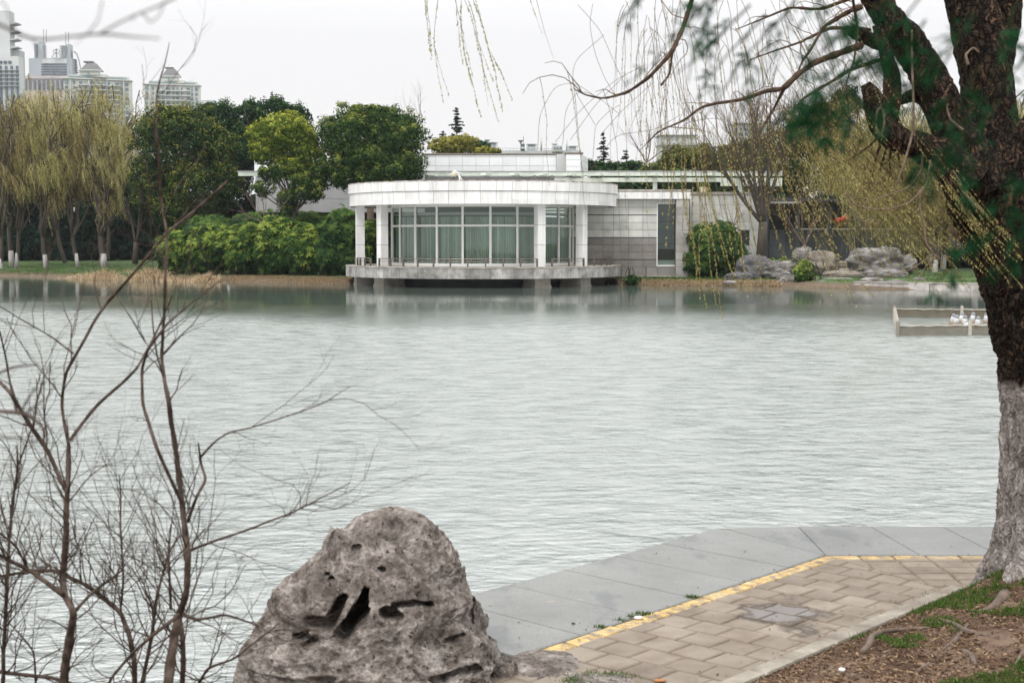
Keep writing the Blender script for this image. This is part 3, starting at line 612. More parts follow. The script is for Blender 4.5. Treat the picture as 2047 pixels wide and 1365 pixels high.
def resamp(p,r,n):
    p=np.asarray(p); s=np.concatenate([[0],np.cumsum(np.linalg.norm(np.diff(p,axis=0),axis=1))]); t_=np.linspace(0,s[-1],n)
    # smooth: catmull-like via cubic interpolation of each axis
    q=np.stack([np.interp(t_,s,p[:,k]) for k in range(3)],-1); rr=np.interp(t_,s,r)
    for _ in range(max(2,n//len(p)//2)):
        q[1:-1]=(q[:-2]+2*q[1:-1]+q[2:])/4; rr[1:-1]=(rr[:-2]+2*rr[1:-1]+rr[2:])/4
    return q,rr
def barktube(acc,p,r,n,sides,amp=.12,fl=0):
    q,rr=resamp(p,r,n); V,Fc=tube(q,rr,sides); m=n*sides; c=np.repeat(q,sides,0); d=V[:m]-c; l=np.linalg.norm(d,axis=1)[:,None]+1e-9
    s=V[:m]*np.array([1,1,.22]); w_=fbm(V[:m]*5,2)[:,None]*.12
    D=amp*(.5*fbm(s*7+w_,2)+.7*fbm(s*17+w_,3,ridge=True)-.25)*np.minimum(l[:,0],.12)/.12*.25
    V[:m]+=d/l*D[:,None]
    if fl:
        a=np.arctan2(d[:,1],d[:,0]); h=np.clip(1-(V[:m,2]-.35)/.55,0,1)**2; V[:m]+=d/l*(h*(.09+.13*np.clip(np.sin(a*5+1)+.4*np.sin(a*9),-.4,1)))[:,None]
    acc.add(V,Fc)
wl=thing('willow_tree','big leaning willow with dark furrowed bark and greyish painted base in the right foreground','tree',at(2078,1188,YT),'willow trees round the lake')
k_=YT/F
tr=[(2092,1215),(2090,1150),(2088,1080),(2086,1000),(2088,900),(2084,800),(2076,700),(2058,600),(2034,510),(2012,440),(1992,385),(1978,330)]
rr_=[100,96,88,82,78,77,78,82,88,90,92,82]
a=Acc(); barktube(a,pth(tr),np.array(rr_)*k_,420,190,.3,1); build('trunk',a,K['willowbark'],wl,True)
def limb(name,pp,rad,n=140,sides=64,dy=0,amp=.15):
    a=Acc(); barktube(a,pth(pp,YT+dy),np.array(rad)*k_,n,sides,amp); return build(name,a,K['willowbark'],wl,True)
limb('limb',[(1978,350),(1978,250),(1972,150),(1950,50),(1925,-60)],[78,52,50,50,44],dy=.05)
limb('limb',[(1990,150),(2005,50),(2010,-60)],[30,34,34],dy=.25)
limb('limb',[(1975,380),(1935,310),(1893,230),(1855,150),(1812,80),(1770,30),(1725,-40)],[54,44,37,35,31,27,24],dy=-.15)
limb('limb',[(1935,370),(1890,318),(1845,296),(1800,280),(1768,262),(1753,225),(1742,190),(1730,168)],[45,36,27,24,24,23,17,10],dy=-.3)
limb('limb',[(1772,262,0),(1785,200),(1783,150),(1768,95),(1752,50)],[17,18,15,12,10],90,40,dy=-.25)
limb('limb',[(2000,340),(2040,300),(2075,262),(2130,200)],[55,42,38,32],dy=-.05)
limb('limb',[(1850,150),(1800,95),(1740,80),(1700,60)],[20,18,15,12],80,30,dy=.1)
limb('limb',[(1872,205),(1825,190),(1790,205)],[18,12,10],60,24,dy=-.1)
# knot where a bough was cut off
a=Acc(); q=np.array(at(1757,243,YT-.36)); th=np.linspace(0,2*math.pi,26); ring=np.stack([q[0]+np.cos(th)*.027,q[1]-.03+0*th,q[2]+np.sin(th)*.085],-1); a.tube(ring,.008,8); V,Fc=ballmesh(12,16); build('cut_knot',a,K['twiggrey'],wl,True)
rs=np.random.RandomState(21)
tips=[]; br=Acc(); main=[]
BR=[([(1720,92),(1704,97),(1633,123),(1594,149),(1567,178),(1532,182),(1484,200),(1431,207),(1400,215),(1370,240),(1317,262),(1280,300)],[10,9,8,7.5,7,5.5,4.5,4,3.4,2.8,2,1],-.5),
    ([(1567,178),(1546,220),(1523,258),(1500,300)],[4.5,3.6,2.8,1.2],-.5),
    ([(1395,-40),(1383,0),(1365,57),(1343,105),(1299,154),(1255,185),(1207,198),(1170,190),(1148,178)],[7,6.5,6,5.3,4.2,3.4,2.6,2,1.4],-1.2),
    ([(1345,100),(1338,150),(1322,170)],[3,2.6,3],-1.2),
    ([(1720,15),(1699,22),(1647,53),(1620,101),(1603,123),(1590,160)],[8,7,5,3.6,2.6,1.5],-.2),
    ([(1740,60),(1660,55),(1600,85),(1540,105),(1500,120)],[6,5,3.5,2.5,1.5],.2),
    ([(1720,-10),(1640,20),(1580,15),(1520,40),(1470,60)],[6,5,3.5,2.5,1.2],.5),
    ([(1760,120),(1700,140),(1660,165),(1600,200),(1570,260)],[6,5,4,3,1.5],.1),
    ([(1765,280),(1752,310),(1745,350),(1730,400)],[4,3.5,3,1.5],-.3),([(1775,285),(1765,320),(1758,345),(1770,360)],[4,3,3,2],-.35),([(1782,288),(1778,320),(1780,355)],[3.5,3,2],-.3),
    ([(1760,270),(1735,295),(1700,318),(1660,330)],[3.5,2.8,2,1],-.4),([(1790,288),(1800,330),(1804,360)],[3,2.5,1.5],-.3),
    ([(1700,-30),(1715,60),(1708,120),(1690,170),(1700,240)],[4,3.5,3,2,1],-.6)]
for pp,rad,dy in BR:
    n=len(pp); q,r=resamp(pth(pp,YT+dy,[.25*math.sin(k*1.3) for k in range(n)]),np.array(rad)*k_*.74,n*7); r=r*(1+.12*rs.normal(size=len(r))); br.tube(q,r,7); main.append(q)
build('branch',br,K['twig'],wl,True)
tw=Acc()
for pp,rad in [([(1823,60),(1823,123),(1826,200),(1826,258),(1817,295),(1801,345),(1786,385)],[3,3.4,3.6,4,3.5,3,1.5]),
    ([(1845,310),(1841,345),(1817,375),(1774,391),(1730,405)],[4,3.2,2.6,2.2,1.5]),
    ([(1860,320),(1852,370),(1820,405),(1774,420),(1728,416),(1706,408),(1696,393),(1690,380)],[2.6,2.8,2.8,2.6,2.6,3,3.6,2]),
    ([(1700,400),(1706,430),(1728,446),(1740,440),(1747,428)],[2,2.5,2.5,2,1.2]),
    ([(1838,380),(1839,420),(1847,447),(1850,485),(1866,508),(1885,520)],[3,3.2,3.4,3,2.4,1.5]),
    ([(1866,508),(1820,540),(1770,552),(1690,580)],[2,1.6,1.2,.8]),([(1885,500),(1830,470),(1800,480)],[2,1.5,1]),([(1870,510),(1845,540),(1830,570)],[2,1.5,1]),
    ([(1960,420),(1925,385),(1920,365),(1905,340)],[5,4,3,2]),([(1935,130),(1930,110),(1945,95),(1958,105)],[5,4,3,2]),([(1925,260),(1900,240),(1892,215),(1896,208)],[4,3.5,3,2])]:
    q,r=resamp(pth(pp,YT-.75),np.array(rad)*k_*.6,len(pp)*8); tw.tube(q,r,6)
build('bare_twig',tw,K['twiggrey'],wl,True)
# twigs + hanging catkin strands
tg=Acc(); st=Acc()
def catkins(acc,q,rs,step,ln,wd):
    s=np.concatenate([[0],np.cumsum(np.linalg.norm(np.diff(q,axis=0),axis=1))]); n=int(s[-1]/step)
    if n<1: return
    t_=rs.uniform(s[-1]*.12,s[-1],n); c=np.stack([np.interp(t_,s,q[:,k]) for k in range(3)],-1); d=rdir(rs,n)*.55; d[:,2]-=.85; d/=np.linalg.norm(d,axis=1)[:,None]
    c=c+d*ln*.6; v=np.cross(d,rdir(rs,n)); v/=np.linalg.norm(v,axis=1)[:,None]+1e-9; sz=rs.uniform(.6,1.2,n)[:,None]; tt=rs.uniform(.2,1,n)
    diam(c,d*ln*sz,v*wd*sz,tt,acc); v2=np.cross(d,v); diam(c,d*ln*sz,v2*wd*sz,tt,acc)
def hang(p,length,wind,rs,leafy,r0=.0016,curl=0.):
    d=np.array([rs.normal()*.3+wind*.6,rs.normal()*.35,rs.uniform(-.5,.1)]); n=16; pts=[np.array(p)]
    wy=rs.normal()*.05
    for k in range(n):
        f=k/n; tgt=np.array([wind*(.9+.5*f),wy,-1.]); d=d*.62+tgt*.38+rs.normal(size=3)*.045
        if curl: d[0]+=curl*math.sin(f*4); 
        d/=np.linalg.norm(d); pts.append(pts[-1]+d*length/n)
    q=np.array(pts); tg.tube(q,np.linspace(r0,r0*.4,len(q)),4,rs.uniform(0,1))
    if leafy>0: catkins(st,q,rs,.018/leafy,.0095,.0034)
    if rs.uniform()<.5 and length>.6:
        i=rs.randint(4,10); q2=q[i:i+7]+np.linspace(0,1,len(q[i:i+7]))[:,None]*np.array([rs.normal()*.1,rs.normal()*.1,-.03]); tg.tube(q2,r0*.5,4,.5); 
        if leafy>0: catkins(st,q2,rs,.022/leafy,.009,.003)
for q,pp in zip(main,BR):     # side twigs from the traced branches, each carrying hanging strands
    L0=np.linalg.norm(np.diff(q,axis=0),axis=1).sum()
    for k in range(int(L0*4)):
        i=rs.randint(2,len(q)-1); p=q[i]; px,py=proj(p[None]); px=px[0]
        d=np.array([rs.normal()*.8-.3,rs.normal()*.6,rs.uniform(-.2,.9)]); ln=rs.uniform(.12,.5)
        s_=poly(p,d,ln,6,rs,.22,-.05,.3); tg.tube(s_,np.linspace(.0035,.0015,7),5,.5)
        wind=.14+.5*np.clip((px-1400)/170,0,1)+rs.normal()*.1
        for j in range(rs.randint(1,3)):
            hang(s_[rs.randint(2,7)],rs.uniform(.35,1.35),wind,rs,rs.choice([0.05,.35,1.2]))
# dense streaming curtains seen in front of the far bank: (start px, start py, wind, length m, count, leafy, spread)
for (px,py,wd,ln,n,lf,spd,dy) in [(1572,205,.42,1.35,26,1.7,28,-.4),(1600,235,.5,1.4,24,1.7,30,-.3),(1560,260,.28,1.1,9,1.2,26,-.3),(1540,300,.2,.9,7,.8,36,-.2),(1640,190,.5,1.4,20,1.6,30,0),(1690,240,.42,.9,11,1.3,30,-.2),(1740,300,.4,.7,9,1.1,30,0),
      (1385,215,.08,1.25,9,2.3,9,-.5),(1402,330,.12,.95,5,2.4,7,-.5),(1350,170,.1,.9,6,.5,30,-.7),(1290,60,.03,1.3,9,.3,26,-1),(1262,10,.02,.9,5,.3,16,-1),(1450,60,.1,1.2,9,.4,35,-.5),(1510,40,.14,1.3,9,.5,35,-.3),(1325,20,.06,1.1,7,.5,28,-1),
      (1860,330,.42,.9,12,1.6,18,-.55),(1890,370,.45,.75,7,1.6,12,-.6),(1822,300,.4,.95,8,1.2,26,-.4),(1780,290,.3,1.0,8,1.,30,-.2),(1450,205,.14,1.1,9,.5,30,-.5),(1490,205,.2,1.15,10,.7,30,-.45),(1530,190,.28,1.2,9,.9,20,-.4),(1420,-20,.1,1.2,8,.4,60,-.3),(1610,-20,.2,1.,9,.4,60,0),(1700,-20,.2,1.2,7,.5,60,.2)]:
    for k in range(n):
        p=np.array(at(px+rs.normal()*spd,py+rs.normal()*spd*.5,YT+dy+rs.normal()*.3)); hang(p,ln*rs.uniform(.6,1.15),wd*(1.75 if px>1520 else 1.25)+rs.normal()*.08,rs,lf*rs.uniform(.6,1.3))
tgA,stA=tg,st; tg=Acc(); st=Acc()
for (px,py,wd,ln,lf) in [(853,-20,.1,.34,2.),(858,-20,.11,.38,1.2),(882,-20,.16,.62,1.2),(905,-20,.08,.4,1.2),(918,-20,.22,.75,1.6),(926,-20,.24,.72,3.2),(931,-20,.26,.7,3.),(940,-20,.3,.25,.6),(922,-20,.23,.66,1.),(1052,-20,.4,.25,.6),(1070,-20,.3,.4,.1),(900,-20,.2,.5,.8)]:
    p=np.array(at(px,py,YT-1.5)); hang(p,ln*1.05,wd*.8,rs,lf,.0014)
build('overhead_twig',tg,K['twig'],wl); build('overhead_catkins',st,K['willow'],wl); tg,st=tgA,stA
for pp in [[(1208,70),(1150,120),(1143,150),(1150,185),(1190,250)],[(1075,300),(1078,230),(1110,170),(1150,165),(1200,200)],[(1125,290),(1130,220),(1155,180),(1190,190),(1240,230)],[(1110,285),(1160,220),(1230,160),(1290,130)],[(1140,280),(1190,210),(1250,150)],
    [(1185,320),(1190,250),(1220,220),(1240,210)],[(1205,265),(1240,225),(1300,170)],[(1185,8),(1178,50),(1190,110),(1210,160),(1230,190)],[(1155,10),(1200,60),(1230,130),(1265,200)],[(1320,300),(1370,245),(1430,235),(1480,250)],[(1180,340),(1230,270),(1310,260),(1360,230)]]:
    q,r=resamp(pth(pp,YT-1.),np.full(len(pp),.0016),40)
    for _ in range(6): q[1:-1]=(q[:-2]+2*q[1:-1]+q[2:])/4
    tg.tube(q,.0013,4,.5)
build('hanging_twigs',tg,mat('hanging_twig',[(.075,.045,.028),(.15,.1,.055)],30,.9,spec=.05),wl); build('catkins',st,K['willow'],wl)
# roots
a=Acc()
for pp,rad in [([(1880,1300),(1905,1285),(1935,1248),(1900,1255),(1870,1240)][:3],[2,9,6]),([(1878,1238),(1905,1246),(1932,1262),(1960,1268),(2000,1280)],[6,9,10,8,5]),([(1722,1305),(1738,1290),(1742,1272),(1760,1262),(1800,1258),(1860,1255)],[9,13,12,8,7,5]),([(1830,1345),(1850,1330),(1870,1328)],[5,8,4]),([(1925,1300),(1942,1310),(1950,1330)],[7,12,6]),([(2030,1330),(2047,1300),(2060,1280)],[6,9,9]),([(1945,1230),(1985,1215),(2010,1190)],[8,14,26])]:
    z_=[]; 
    for p in pp: q=atz(p[0],p[1],.42); z=float(soilz(np.array([q[0]]),np.array([q[1]]))[0]); q=atz(p[0],p[1],z); z_.append((q[0],q[1],z+.002))
    q,r=resamp(z_,np.array(rad)*.0017,24); a.tube(q,r,10)
build('root',a,mat('root_bark',[(.07,.05,.04),(.17,.125,.1)],14,.9,.5,60),wl,True)
# ================================================================ NEAR CONIFER SPRAYS (out of focus)
cn=thing('conifer_tree','soft dark green feathery conifer twigs hanging close to the camera at upper right','tree',(1.9,1.2,.6))
a=Acc(); barktube(a,[(1.9,1.2,.5),(1.9,1.25,3),(1.85,1.3,5.5)],[.12,.1,.07],80,30,.1); build('trunk',a,K['bark'],cn,True)
rs=np.random.RandomState(8); na=Acc(); ba=Acc()
def spray(px,py,Y,ln,ang,n=90,nl=.018):
    Y*=.68; ln*=.68; n*=.62
    p0=np.array(at(px,py,Y)); d=np.array([math.cos(R(ang)),rs.normal()*.3,math.sin(R(ang))])
    q=poly(p0,d,ln,10,rs,.10,0,.1); ba.tube(q,np.linspace(.0013,.0006,11),4)
    for k in range(int(n//12)):
        i=rs.randint(0,9); dd=q[i+1]-q[i]; dd/=np.linalg.norm(dd); s=rdir(rs,1)[0]; s-=dd*np.dot(s,dd)
        q2=poly(q[i],dd*.9+s*.8,ln*rs.uniform(.2,.55),6,rs,.08,-.06); m=15; t_=rs.uniform(0,1,m)*5.99; ii=t_.astype(int); c=q2[ii]+(q2[ii+1]-q2[ii])*(t_-ii)[:,None]
        u=rdir(rs,m)*.75+(q2[ii+1]-q2[ii])/np.linalg.norm(q2[1]-q2[0]); u/=np.linalg.norm(u,axis=1)[:,None]; v=np.cross(u,rdir(rs,m)); v/=np.linalg.norm(v,axis=1)[:,None]; diam(c+u*nl*.5,u*nl*.5,v*.0014,rs.uniform(0,1,m),na)
for (px,py,Y,ln,ang,n) in [(1480,-40,2.3,.2,215,110),(1420,-30,2.3,.15,200,90),(1350,-30,2.2,.12,200,70),(1500,10,2.3,.16,230,110),(1530,30,2.3,.16,235,90),(1560,80,2.4,.14,225,60),(1480,120,2.5,.12,230,40),
    (1430,0,2.3,.14,240,80),(1300,-20,2.2,.09,210,60),(1590,0,2.3,.16,230,110),(1640,-30,2.3,.2,250,110),
    (1780,60,2.0,.16,225,200),(1800,110,2.0,.14,215,200),(1740,130,2.0,.12,230,160),(1760,190,2.1,.10,215,120),(1850,40,2.0,.18,235,240),(1900,90,2.,.16,240,240),(1950,30,2.,.2,240,260),(1860,-30,1.9,.16,240,220),(2030,10,2.,.2,240,260),(2060,100,2.,.18,230,220),(1960,130,2.,.16,250,200),(1900,190,2.1,.13,240,150),(2000,200,2.1,.16,240,150),(1930,260,2.,.13,235,140),(1965,320,2.,.1,230,110),
    (2070,370,1.9,.1,215,200),(2060,420,1.9,.09,205,180),(2085,470,1.9,.08,200,140),(1990,430,2.,.06,210,90),(1940,490,2.,.06,235,100),(1890,545,2.,.045,240,50),(1690,225,2.2,.06,225,70),(1610,260,2.2,.07,230,35),(1560,330,2.2,.06,230,30),(1720,20,2.1,.14,235,150),(1700,100,2.1,.12,240,120),(1680,190,2.1,.09,230,160),(1660,220,2.15,.07,200,120),(1440,-40,2.1,.1,250,120),(1790,-30,2.,.16,235,200)]:
    spray(px,py,Y,ln,ang,int(n*(.42 if px>1820 else .6))); 
for tgt in [(1480,-60,2.3),(1640,-60,2.3),(1860,-60,1.9),(2070,100,2.),(2080,380,1.9),(2080,520,1.9),(1350,-60,2.2)]:
    tgt=(tgt[0],tgt[1],tgt[2]*.68); q,r=resamp([(1.88,1.22,4.2),((1.88+at(*tgt)[0])/2,1.35,3.8),at(*tgt)],[.012,.007,.002],16); ba.tube(q,r,6)
build('bough',ba,mat('green_shoot',[(.012,.02,.008),(.03,.035,.015)],20,.9,spec=.03),cn,True); build('foliage',na,K['nearneedle'],cn)
# ================================================================ NEAR BARE SHRUBS (left)
K['shrubbark']=mat('shrub_bark',[(.028,.02,.015),(.07,.052,.042),(.13,.1,.085)],25,.95,spec=.05,bmp=.4,bscale=80,bd=.004)
def shrub(label,paths,Y,seed,dens=9,loc=None):
    rs=np.random.RandomState(seed); root=thing('bare_shrub',label,'shrub',loc,'bare shrubs by the near shore'); a=Acc(); tw=Acc()
    for pp,rad in paths:
        n=len(pp); q,r=resamp(pth(pp,Y,[(p[2] if len(p)>2 else 0)+.06*math.sin(i*1.7+seed) for i,p in enumerate(pp)]),np.array(rad)*.62*Y/F,n*9)
        r=r*(1+.1*perlin(q*30)+.06*rs.normal(size=len(r))); q=q+.004*np.stack([perlin(q*9+k) for k in range(3)],-1)
        a.tube(q,r,9); L0=np.linalg.norm(np.diff(q,axis=0),axis=1).sum()
        for k in range(int(L0*dens*3)):
            i=rs.randint(int(len(q)*.1),len(q)-1)
            if rs.uniform()>(.95 if q[i][2]<1.9 else .2): continue
            dd=q[min(i+1,len(q)-1)]-q[i-1]; dd/=np.linalg.norm(dd)+1e-9; s=rdir(rs,1)[0]; s-=dd*np.dot(s,dd); s/=np.linalg.norm(s)
            f=min(1,r[i]/.008); grow(tw,q[i],dd*.8+s*.75+np.array([0,0,.25]),rs.uniform(.12,.42),max(.0014,min(.0028,r[i]*.45)),2,rs,[],.17,.05,3,.65,.6,.45,6,5)
    build('stem',a,K['shrubbark'],root,True); build('twig',tw,K['shrubbark'],root,True); return root
Z_=lambda l:[(x*.5604,600+y*.5604) for x,y in l]
shrub('bare brown shrub with a thick stem forking low at far left of the near shore',
 [(Z_([(225,1500),(225,1365),(250,1180),(265,1110),(228,1050),(225,980),(235,850),(240,680),(245,520)]),[17,16,14,11,12,11,10,8.5,7]),
  (Z_([(245,520),(220,370),(235,260),(290,160),(340,70),(380,10)])+[(255,560),(330,470),(395,415),(455,362)],[6,5,5,5,5,5,4.5,5,4.5,3]),
  (Z_([(250,500),(330,390),(430,300),(490,240),(530,170)])+[(320,650),(345,590)],[6,5.5,5,4,3.5,3,2]),
  (Z_([(235,680),(170,540),(90,420),(40,330),(0,290)])+[(-40,740)],[7,7,7,6,6,6]),
  (Z_([(60,400),(30,260),(15,180),(0,110)]),[4,3.5,3,2.5]),
  (Z_([(265,1110),(330,1040),(400,990),(440,960)]),[6,5,4,2.5]),
  (Z_([(225,1050),(120,970),(0,910)])+[(-30,1090)],[9,7,6,6]),(Z_([(260,190),(180,130),(60,60),(0,20)]),[3.5,2.5,2,1.5])],4.9,31,9,(-1.7,4.9,.35))
shrub('tall bare shrub whose straight stem crosses the dark camphor tree across the lake',
 [(Z_([(590,1500),(600,1365),(620,1200),(640,1120),(665,1050),(670,900),(655,780),(635,600),(600,350),(588,300),(575,200)])+[(328,640),(330,560),(335,470),(322,400),(318,330),(312,250),(313,190),(330,130),(338,85)],[18,17,15,13,11,10.5,10,8.5,7.5,6.5,5.5,5,4.6,4.4,4.2,4.,3.6,3,2,1]),
  (Z_([(645,720),(560,530),(510,380),(505,250),(530,170),(600,80),(680,10)])+[(440,560)],[6,6,5.5,5,5,4,3,2]),
  (Z_([(670,790),(700,700),(735,640),(715,580),(708,510)]),[5.5,5,5,4.5,2.5]),
  (Z_([(720,555),(770,500),(820,470),(900,455),(1020,415),(1150,370),(1249,310)]),[4,3.5,3,2.6,2.2,1.8,1.2]),
  (Z_([(680,890),(760,860),(850,830),(1000,775),(1100,730),(1249,650)]),[5,4.5,4,3,2.4,1.4]),
  (Z_([(640,1120),(560,1180),(480,1250),(400,1340),(370,1400)]),[7,6,5.5,5,5]),
  (Z_([(655,1120),(700,1140),(800,1120),(900,1150),(960,1180)]),[6,5,4,3,2]),(Z_([(590,300),(560,200),(545,80),(540,0)]),[3.5,3,2.5,2]),(Z_([(610,1100),(600,900),(610,800)]),[5,4,3]),(Z_([(520,150),(450,40),(420,-10)])+[(205,560)],[2.5,2,1.5,1])],4.6,47,8,(-1.3,4.6,.35))
shrub('low tangled bare shrub arching between the two taller stems at lower left',
 [(Z_([(480,1400),(480,1300),(465,1200),(430,1110),(370,1060),(300,1010),(200,965),(100,965),(0,985)]),[10,9,8.5,8,7.5,7,6.5,5.5,5]),
  (Z_([(0,1325),(80,1335),(180,1345),(300,1380)]),[7,6.5,6,5]),(Z_([(10,1400),(15,1200),(25,1000),(35,830),(50,680),(65,590),(60,520)]),[7,6.5,6,5,4.5,4,2.5]),
  (Z_([(65,590),(100,500),(130,400),(130,280)]),[3,2.5,2,1.5]),(Z_([(650,1400),(655,1300),(650,1200),(640,1120)]),[9,9,8,7]),
  (Z_([(500,1400),(540,1200),(560,1050),(600,900),(640,840)]),[7,6,5,4,3]),(Z_([(430,1110),(440,1000),(430,820),(430,690),(425,620)]),[4,3.5,3,2.5,1.5]),
  (Z_([(690,1400),(740,1310),(830,1280),(920,1210),(1000,1150)]),[5,4.5,4,3,1.5]),(Z_([(100,960),(60,880),(0,830)]),[4,4,3.5]),(Z_([(130,1400),(120,1250),(60,1180),(20,1140)]),[4,3,2.5,2])],5.3,77,11,(-1.6,5.3,.35))
# very close, strongly blurred branch at the top left and a bud cluster at the left edge
ov=thing('overhanging_branch','faint blurred bare branch very close to the lens across the upper left sky','branch',(-1.3,1.2,3.2))
a=Acc()
for pp,rad in [([(-60,40),(0,48),(30,65),(66,80),(110,78),(170,70),(215,68),(260,74),(320,78)],[9,8,8,7,6,6,6,5,3]),([(200,68),(235,48),(275,28),(320,12),(380,-20)],[5,5,4,5,5]),([(262,42),(275,26),(290,30),(300,48),(320,30),(330,0)],[3,3,4,3,3,3]),([(172,70),(195,45),(205,0)],[4,3,3]),([(66,80),(80,110),(95,135)],[3,2,1.5]),([(172,68),(150,90)],[3,1]),([(-20,-20),(10,10),(28,56),(42,82)],[3,3,3,2])]:
    q,r=resamp(pth(pp,1.2),np.array(rad)*1.2/F*.4,30); a.tube(q,r,8)
build('twig',a,K['shrubbark'],ov,True)
ov=thing('overhanging_branch','dark blurred branch with stubby side twigs at the left edge over the water','branch',(-1.3,1.9,2.3)); a=Acc()
for pp,rad in [([(-60,815),(0,822),(50,826),(85,850),(95,880)],[9,8,9,6,4]),([(40,826),(60,790),(75,770)],[5,4,2]),([(50,826),(100,790),(110,760)],[4,3,2]),([(-52,815),(-35,760),(30,732),(80,728)],[6,6,5,2]),([(-50,816),(-20,868),(60,882),(100,880)],[3,3,3,2])]:
    q,r=resamp(pth(pp,2.1),np.array(rad)*2.1/F*.5,24); a.tube(q,r,8)
build('twig',a,K['shrubbark'],ov,True)
# ================================================================ FAR BANK
SH=[(-420,330),(-90,150),(-48.4,112.5),(-39.3,109.3),(-27.1,99.6),(-19.5,94.8),(-10.1,88.6),(-9.4,92.5),(5.6,92.5),(6.6,87.8),(11.4,86.6),(16,84.8),(19.1,80.5),(26.1,78.1),(31.6,76.5),(80,66),(420,40)]
sx=np.array([p[0] for p in SH]); sy_=np.array([p[1] for p in SH])
def shore(x): return np.interp(x,sx,sy_)
DY=np.array([-1.2,-.4,0,.25,.9,2,4,7,12,20,30,45,80,200,1200,4500]); DZ=np.array([-.6,-.25,-.02,.1,.2,.3,.38,.46,.58,.78,.95,1.1,1.3,1.5,2,2])
def gz(x,y): return float(np.interp(y-shore(x),DY,DZ))
xs=np.unique(np.concatenate([np.linspace(-60,50,420),np.linspace(-420,420,60),sx])); dy_=np.unique(np.concatenate([DY,np.linspace(0,14,30)]))
X,D_=np.meshgrid(xs,dy_); Yv=shore(X)+D_; 
Yv=np.where(D_>150,np.maximum(Yv,150+D_),Yv)
Zv=np.interp(D_,DY,DZ); pn=np.stack([X,Yv,0*X],-1).reshape(-1,3); Zv=Zv+(.09*fbm(pn*.5,3)+.05*fbm(pn*2.1,3)).reshape(X.shape)*np.clip(D_*3,0,1)*np.clip(1-D_/150,0,1)
V=np.stack([X,Yv,Zv],-1).reshape(-1,3); n_=len(xs); i=np.arange(len(dy_)-1)[:,None]*n_; j=np.arange(n_-1)[None,:]
K['bank']=None
m,t,b=nt('bank_ground'); g=pos(t); r1=ramp(t,[(.025,.05,.012),(.045,.09,.016),(.1,.1,.04)],.35,.7); L(t,noise(t,g,.7,8,.7),r1.inputs[0])
r2=ramp(t,[(.07,.05,.032),(.15,.105,.065)],.3,.7); L(t,noise(t,g,3,6),r2.inputs[0])
sp=t.nodes.new('ShaderNodeSeparateXYZ'); L(t,g,sp.inputs[0]); zz=mul(t,mul(t,noise(t,g,1.1,5),.35),sp.outputs[2],'ADD')
L(t,mix(t,r2.outputs[0],r1.outputs[0],thr(t,zz,.42,.52)),b.inputs['Base Color']); b.inputs['Roughness'].default_value=.95; bump(t,b,noise(t,g,9,8,.7),.8,.08)
o=build('ground',Acc().add(V,np.stack([i+j,i+j+1,i+n_+j+1,i+n_+j],-1).reshape(-1,4)),m,smooth=True,origin=(0,100,0)); o['kind']='structure'
# ---------------------------------------------------------------- tile helper
def tiles(acc,us,zs,fn,gap=.012,th=.03,skip=None,tintf=None,rs=np.random.RandomState(1),vj=True):
    for a in range(len(us)-1):
        for c in range(len(zs)-1):
            um,zm=(us[a]+us[a+1])/2,(zs[c]+zs[c+1])/2
            if skip and skip(um,zm): continue
            g=gap if vj else .0; u0,u1,z0,z1=us[a]+g,us[a+1]-g,zs[c]+gap,zs[c+1]-gap
            if u1<=u0: continue
            Vv=[fn(u,z,d) for d in (0,th) for (u,z) in ((u0,z0),(u1,z0),(u1,z1),(u0,z1))]
            acc.add(Vv,[(4,5,6,7),(0,1,5,4),(1,2,6,5),(2,3,7,6),(3,0,4,7)],tintf(um,zm) if tintf else rs.uniform(0,1))
def wallfn(p,q,zoff=0):   # plane from p to q (xy); outward = towards the lake (left-hand rule)
    p=np.array(p,float);q=np.array(q,float);l=np.linalg.norm(q-p);d=(q-p)/l;n=np.array([d[1],-d[0]])
    return (lambda u,z,dd:(p[0]+d[0]*u+n[0]*dd,p[1]+d[1]*u+n[1]*dd,z)),l
# ================================================================ PAVILION
PC=np.array([xat(966,90),90.]); RR=8.42; z_=lambda py,Y:zat(py,Y)
zt,zm1,zm2,zb=z_(361.5,81.6),z_(381,81.6),z_(398.5,81.6),z_(407.5,81.6); zd,zd0=z_(534.5,81.4),z_(558,81.4)
pav=thing('lakeside_pavilion','round white tiled pavilion with curved glass front standing on piers over the lake','building',(PC[0],PC[1],0))
def arc(c,r): return lambda u,z,d:(c[0]+math.sin(u)*(r+d),c[1]-math.cos(u)*(r+d),z)
def ringwall(acc,c,r,a0,a1,z0,z1,th,n=96,t=.5):
    u=np.linspace(a0,a1,n+1); Vv=[]
    for k in u: s,co_=math.sin(k),math.cos(k); Vv+=[(c[0]+s*r,c[1]-co_*r,z0),(c[0]+s*r,c[1]-co_*r,z1),(c[0]+s*(r-th),c[1]-co_*(r-th),z1),(c[0]+s*(r-th),c[1]-co_*(r-th),z0)]
    f=[]
    for k in range(n):
        a=4*k; f+=[(a+x,a+(x+1)%4,a+4+(x+1)%4,a+4+x) for x in range(4)]
    acc.add(Vv,f,t)
def disc(acc,c,r,z0,z1,a0=-math.pi,a1=math.pi,n=96,t=.5,back=None):
    u=np.linspace(a0,a1,n+1)[:-1] if a1-a0>6.2 else np.linspace(a0,a1,n+1); m=len(u)
    q=[(c[0]+math.sin(k)*r,c[1]-math.cos(k)*r) for k in u]
    acc.add([(x,y,z0) for x,y in q]+[(x,y,z1) for x,y in q],[(k,(k+1)%m,m+(k+1)%m,m+k) for k in range(m)],t)
    acc.F.append(np.array([list(range(m))[::-1]])+acc.n-2*m); acc.F.append(np.array([list(range(m,2*m))])+acc.n-2*m)
A1=R(125); nT=40
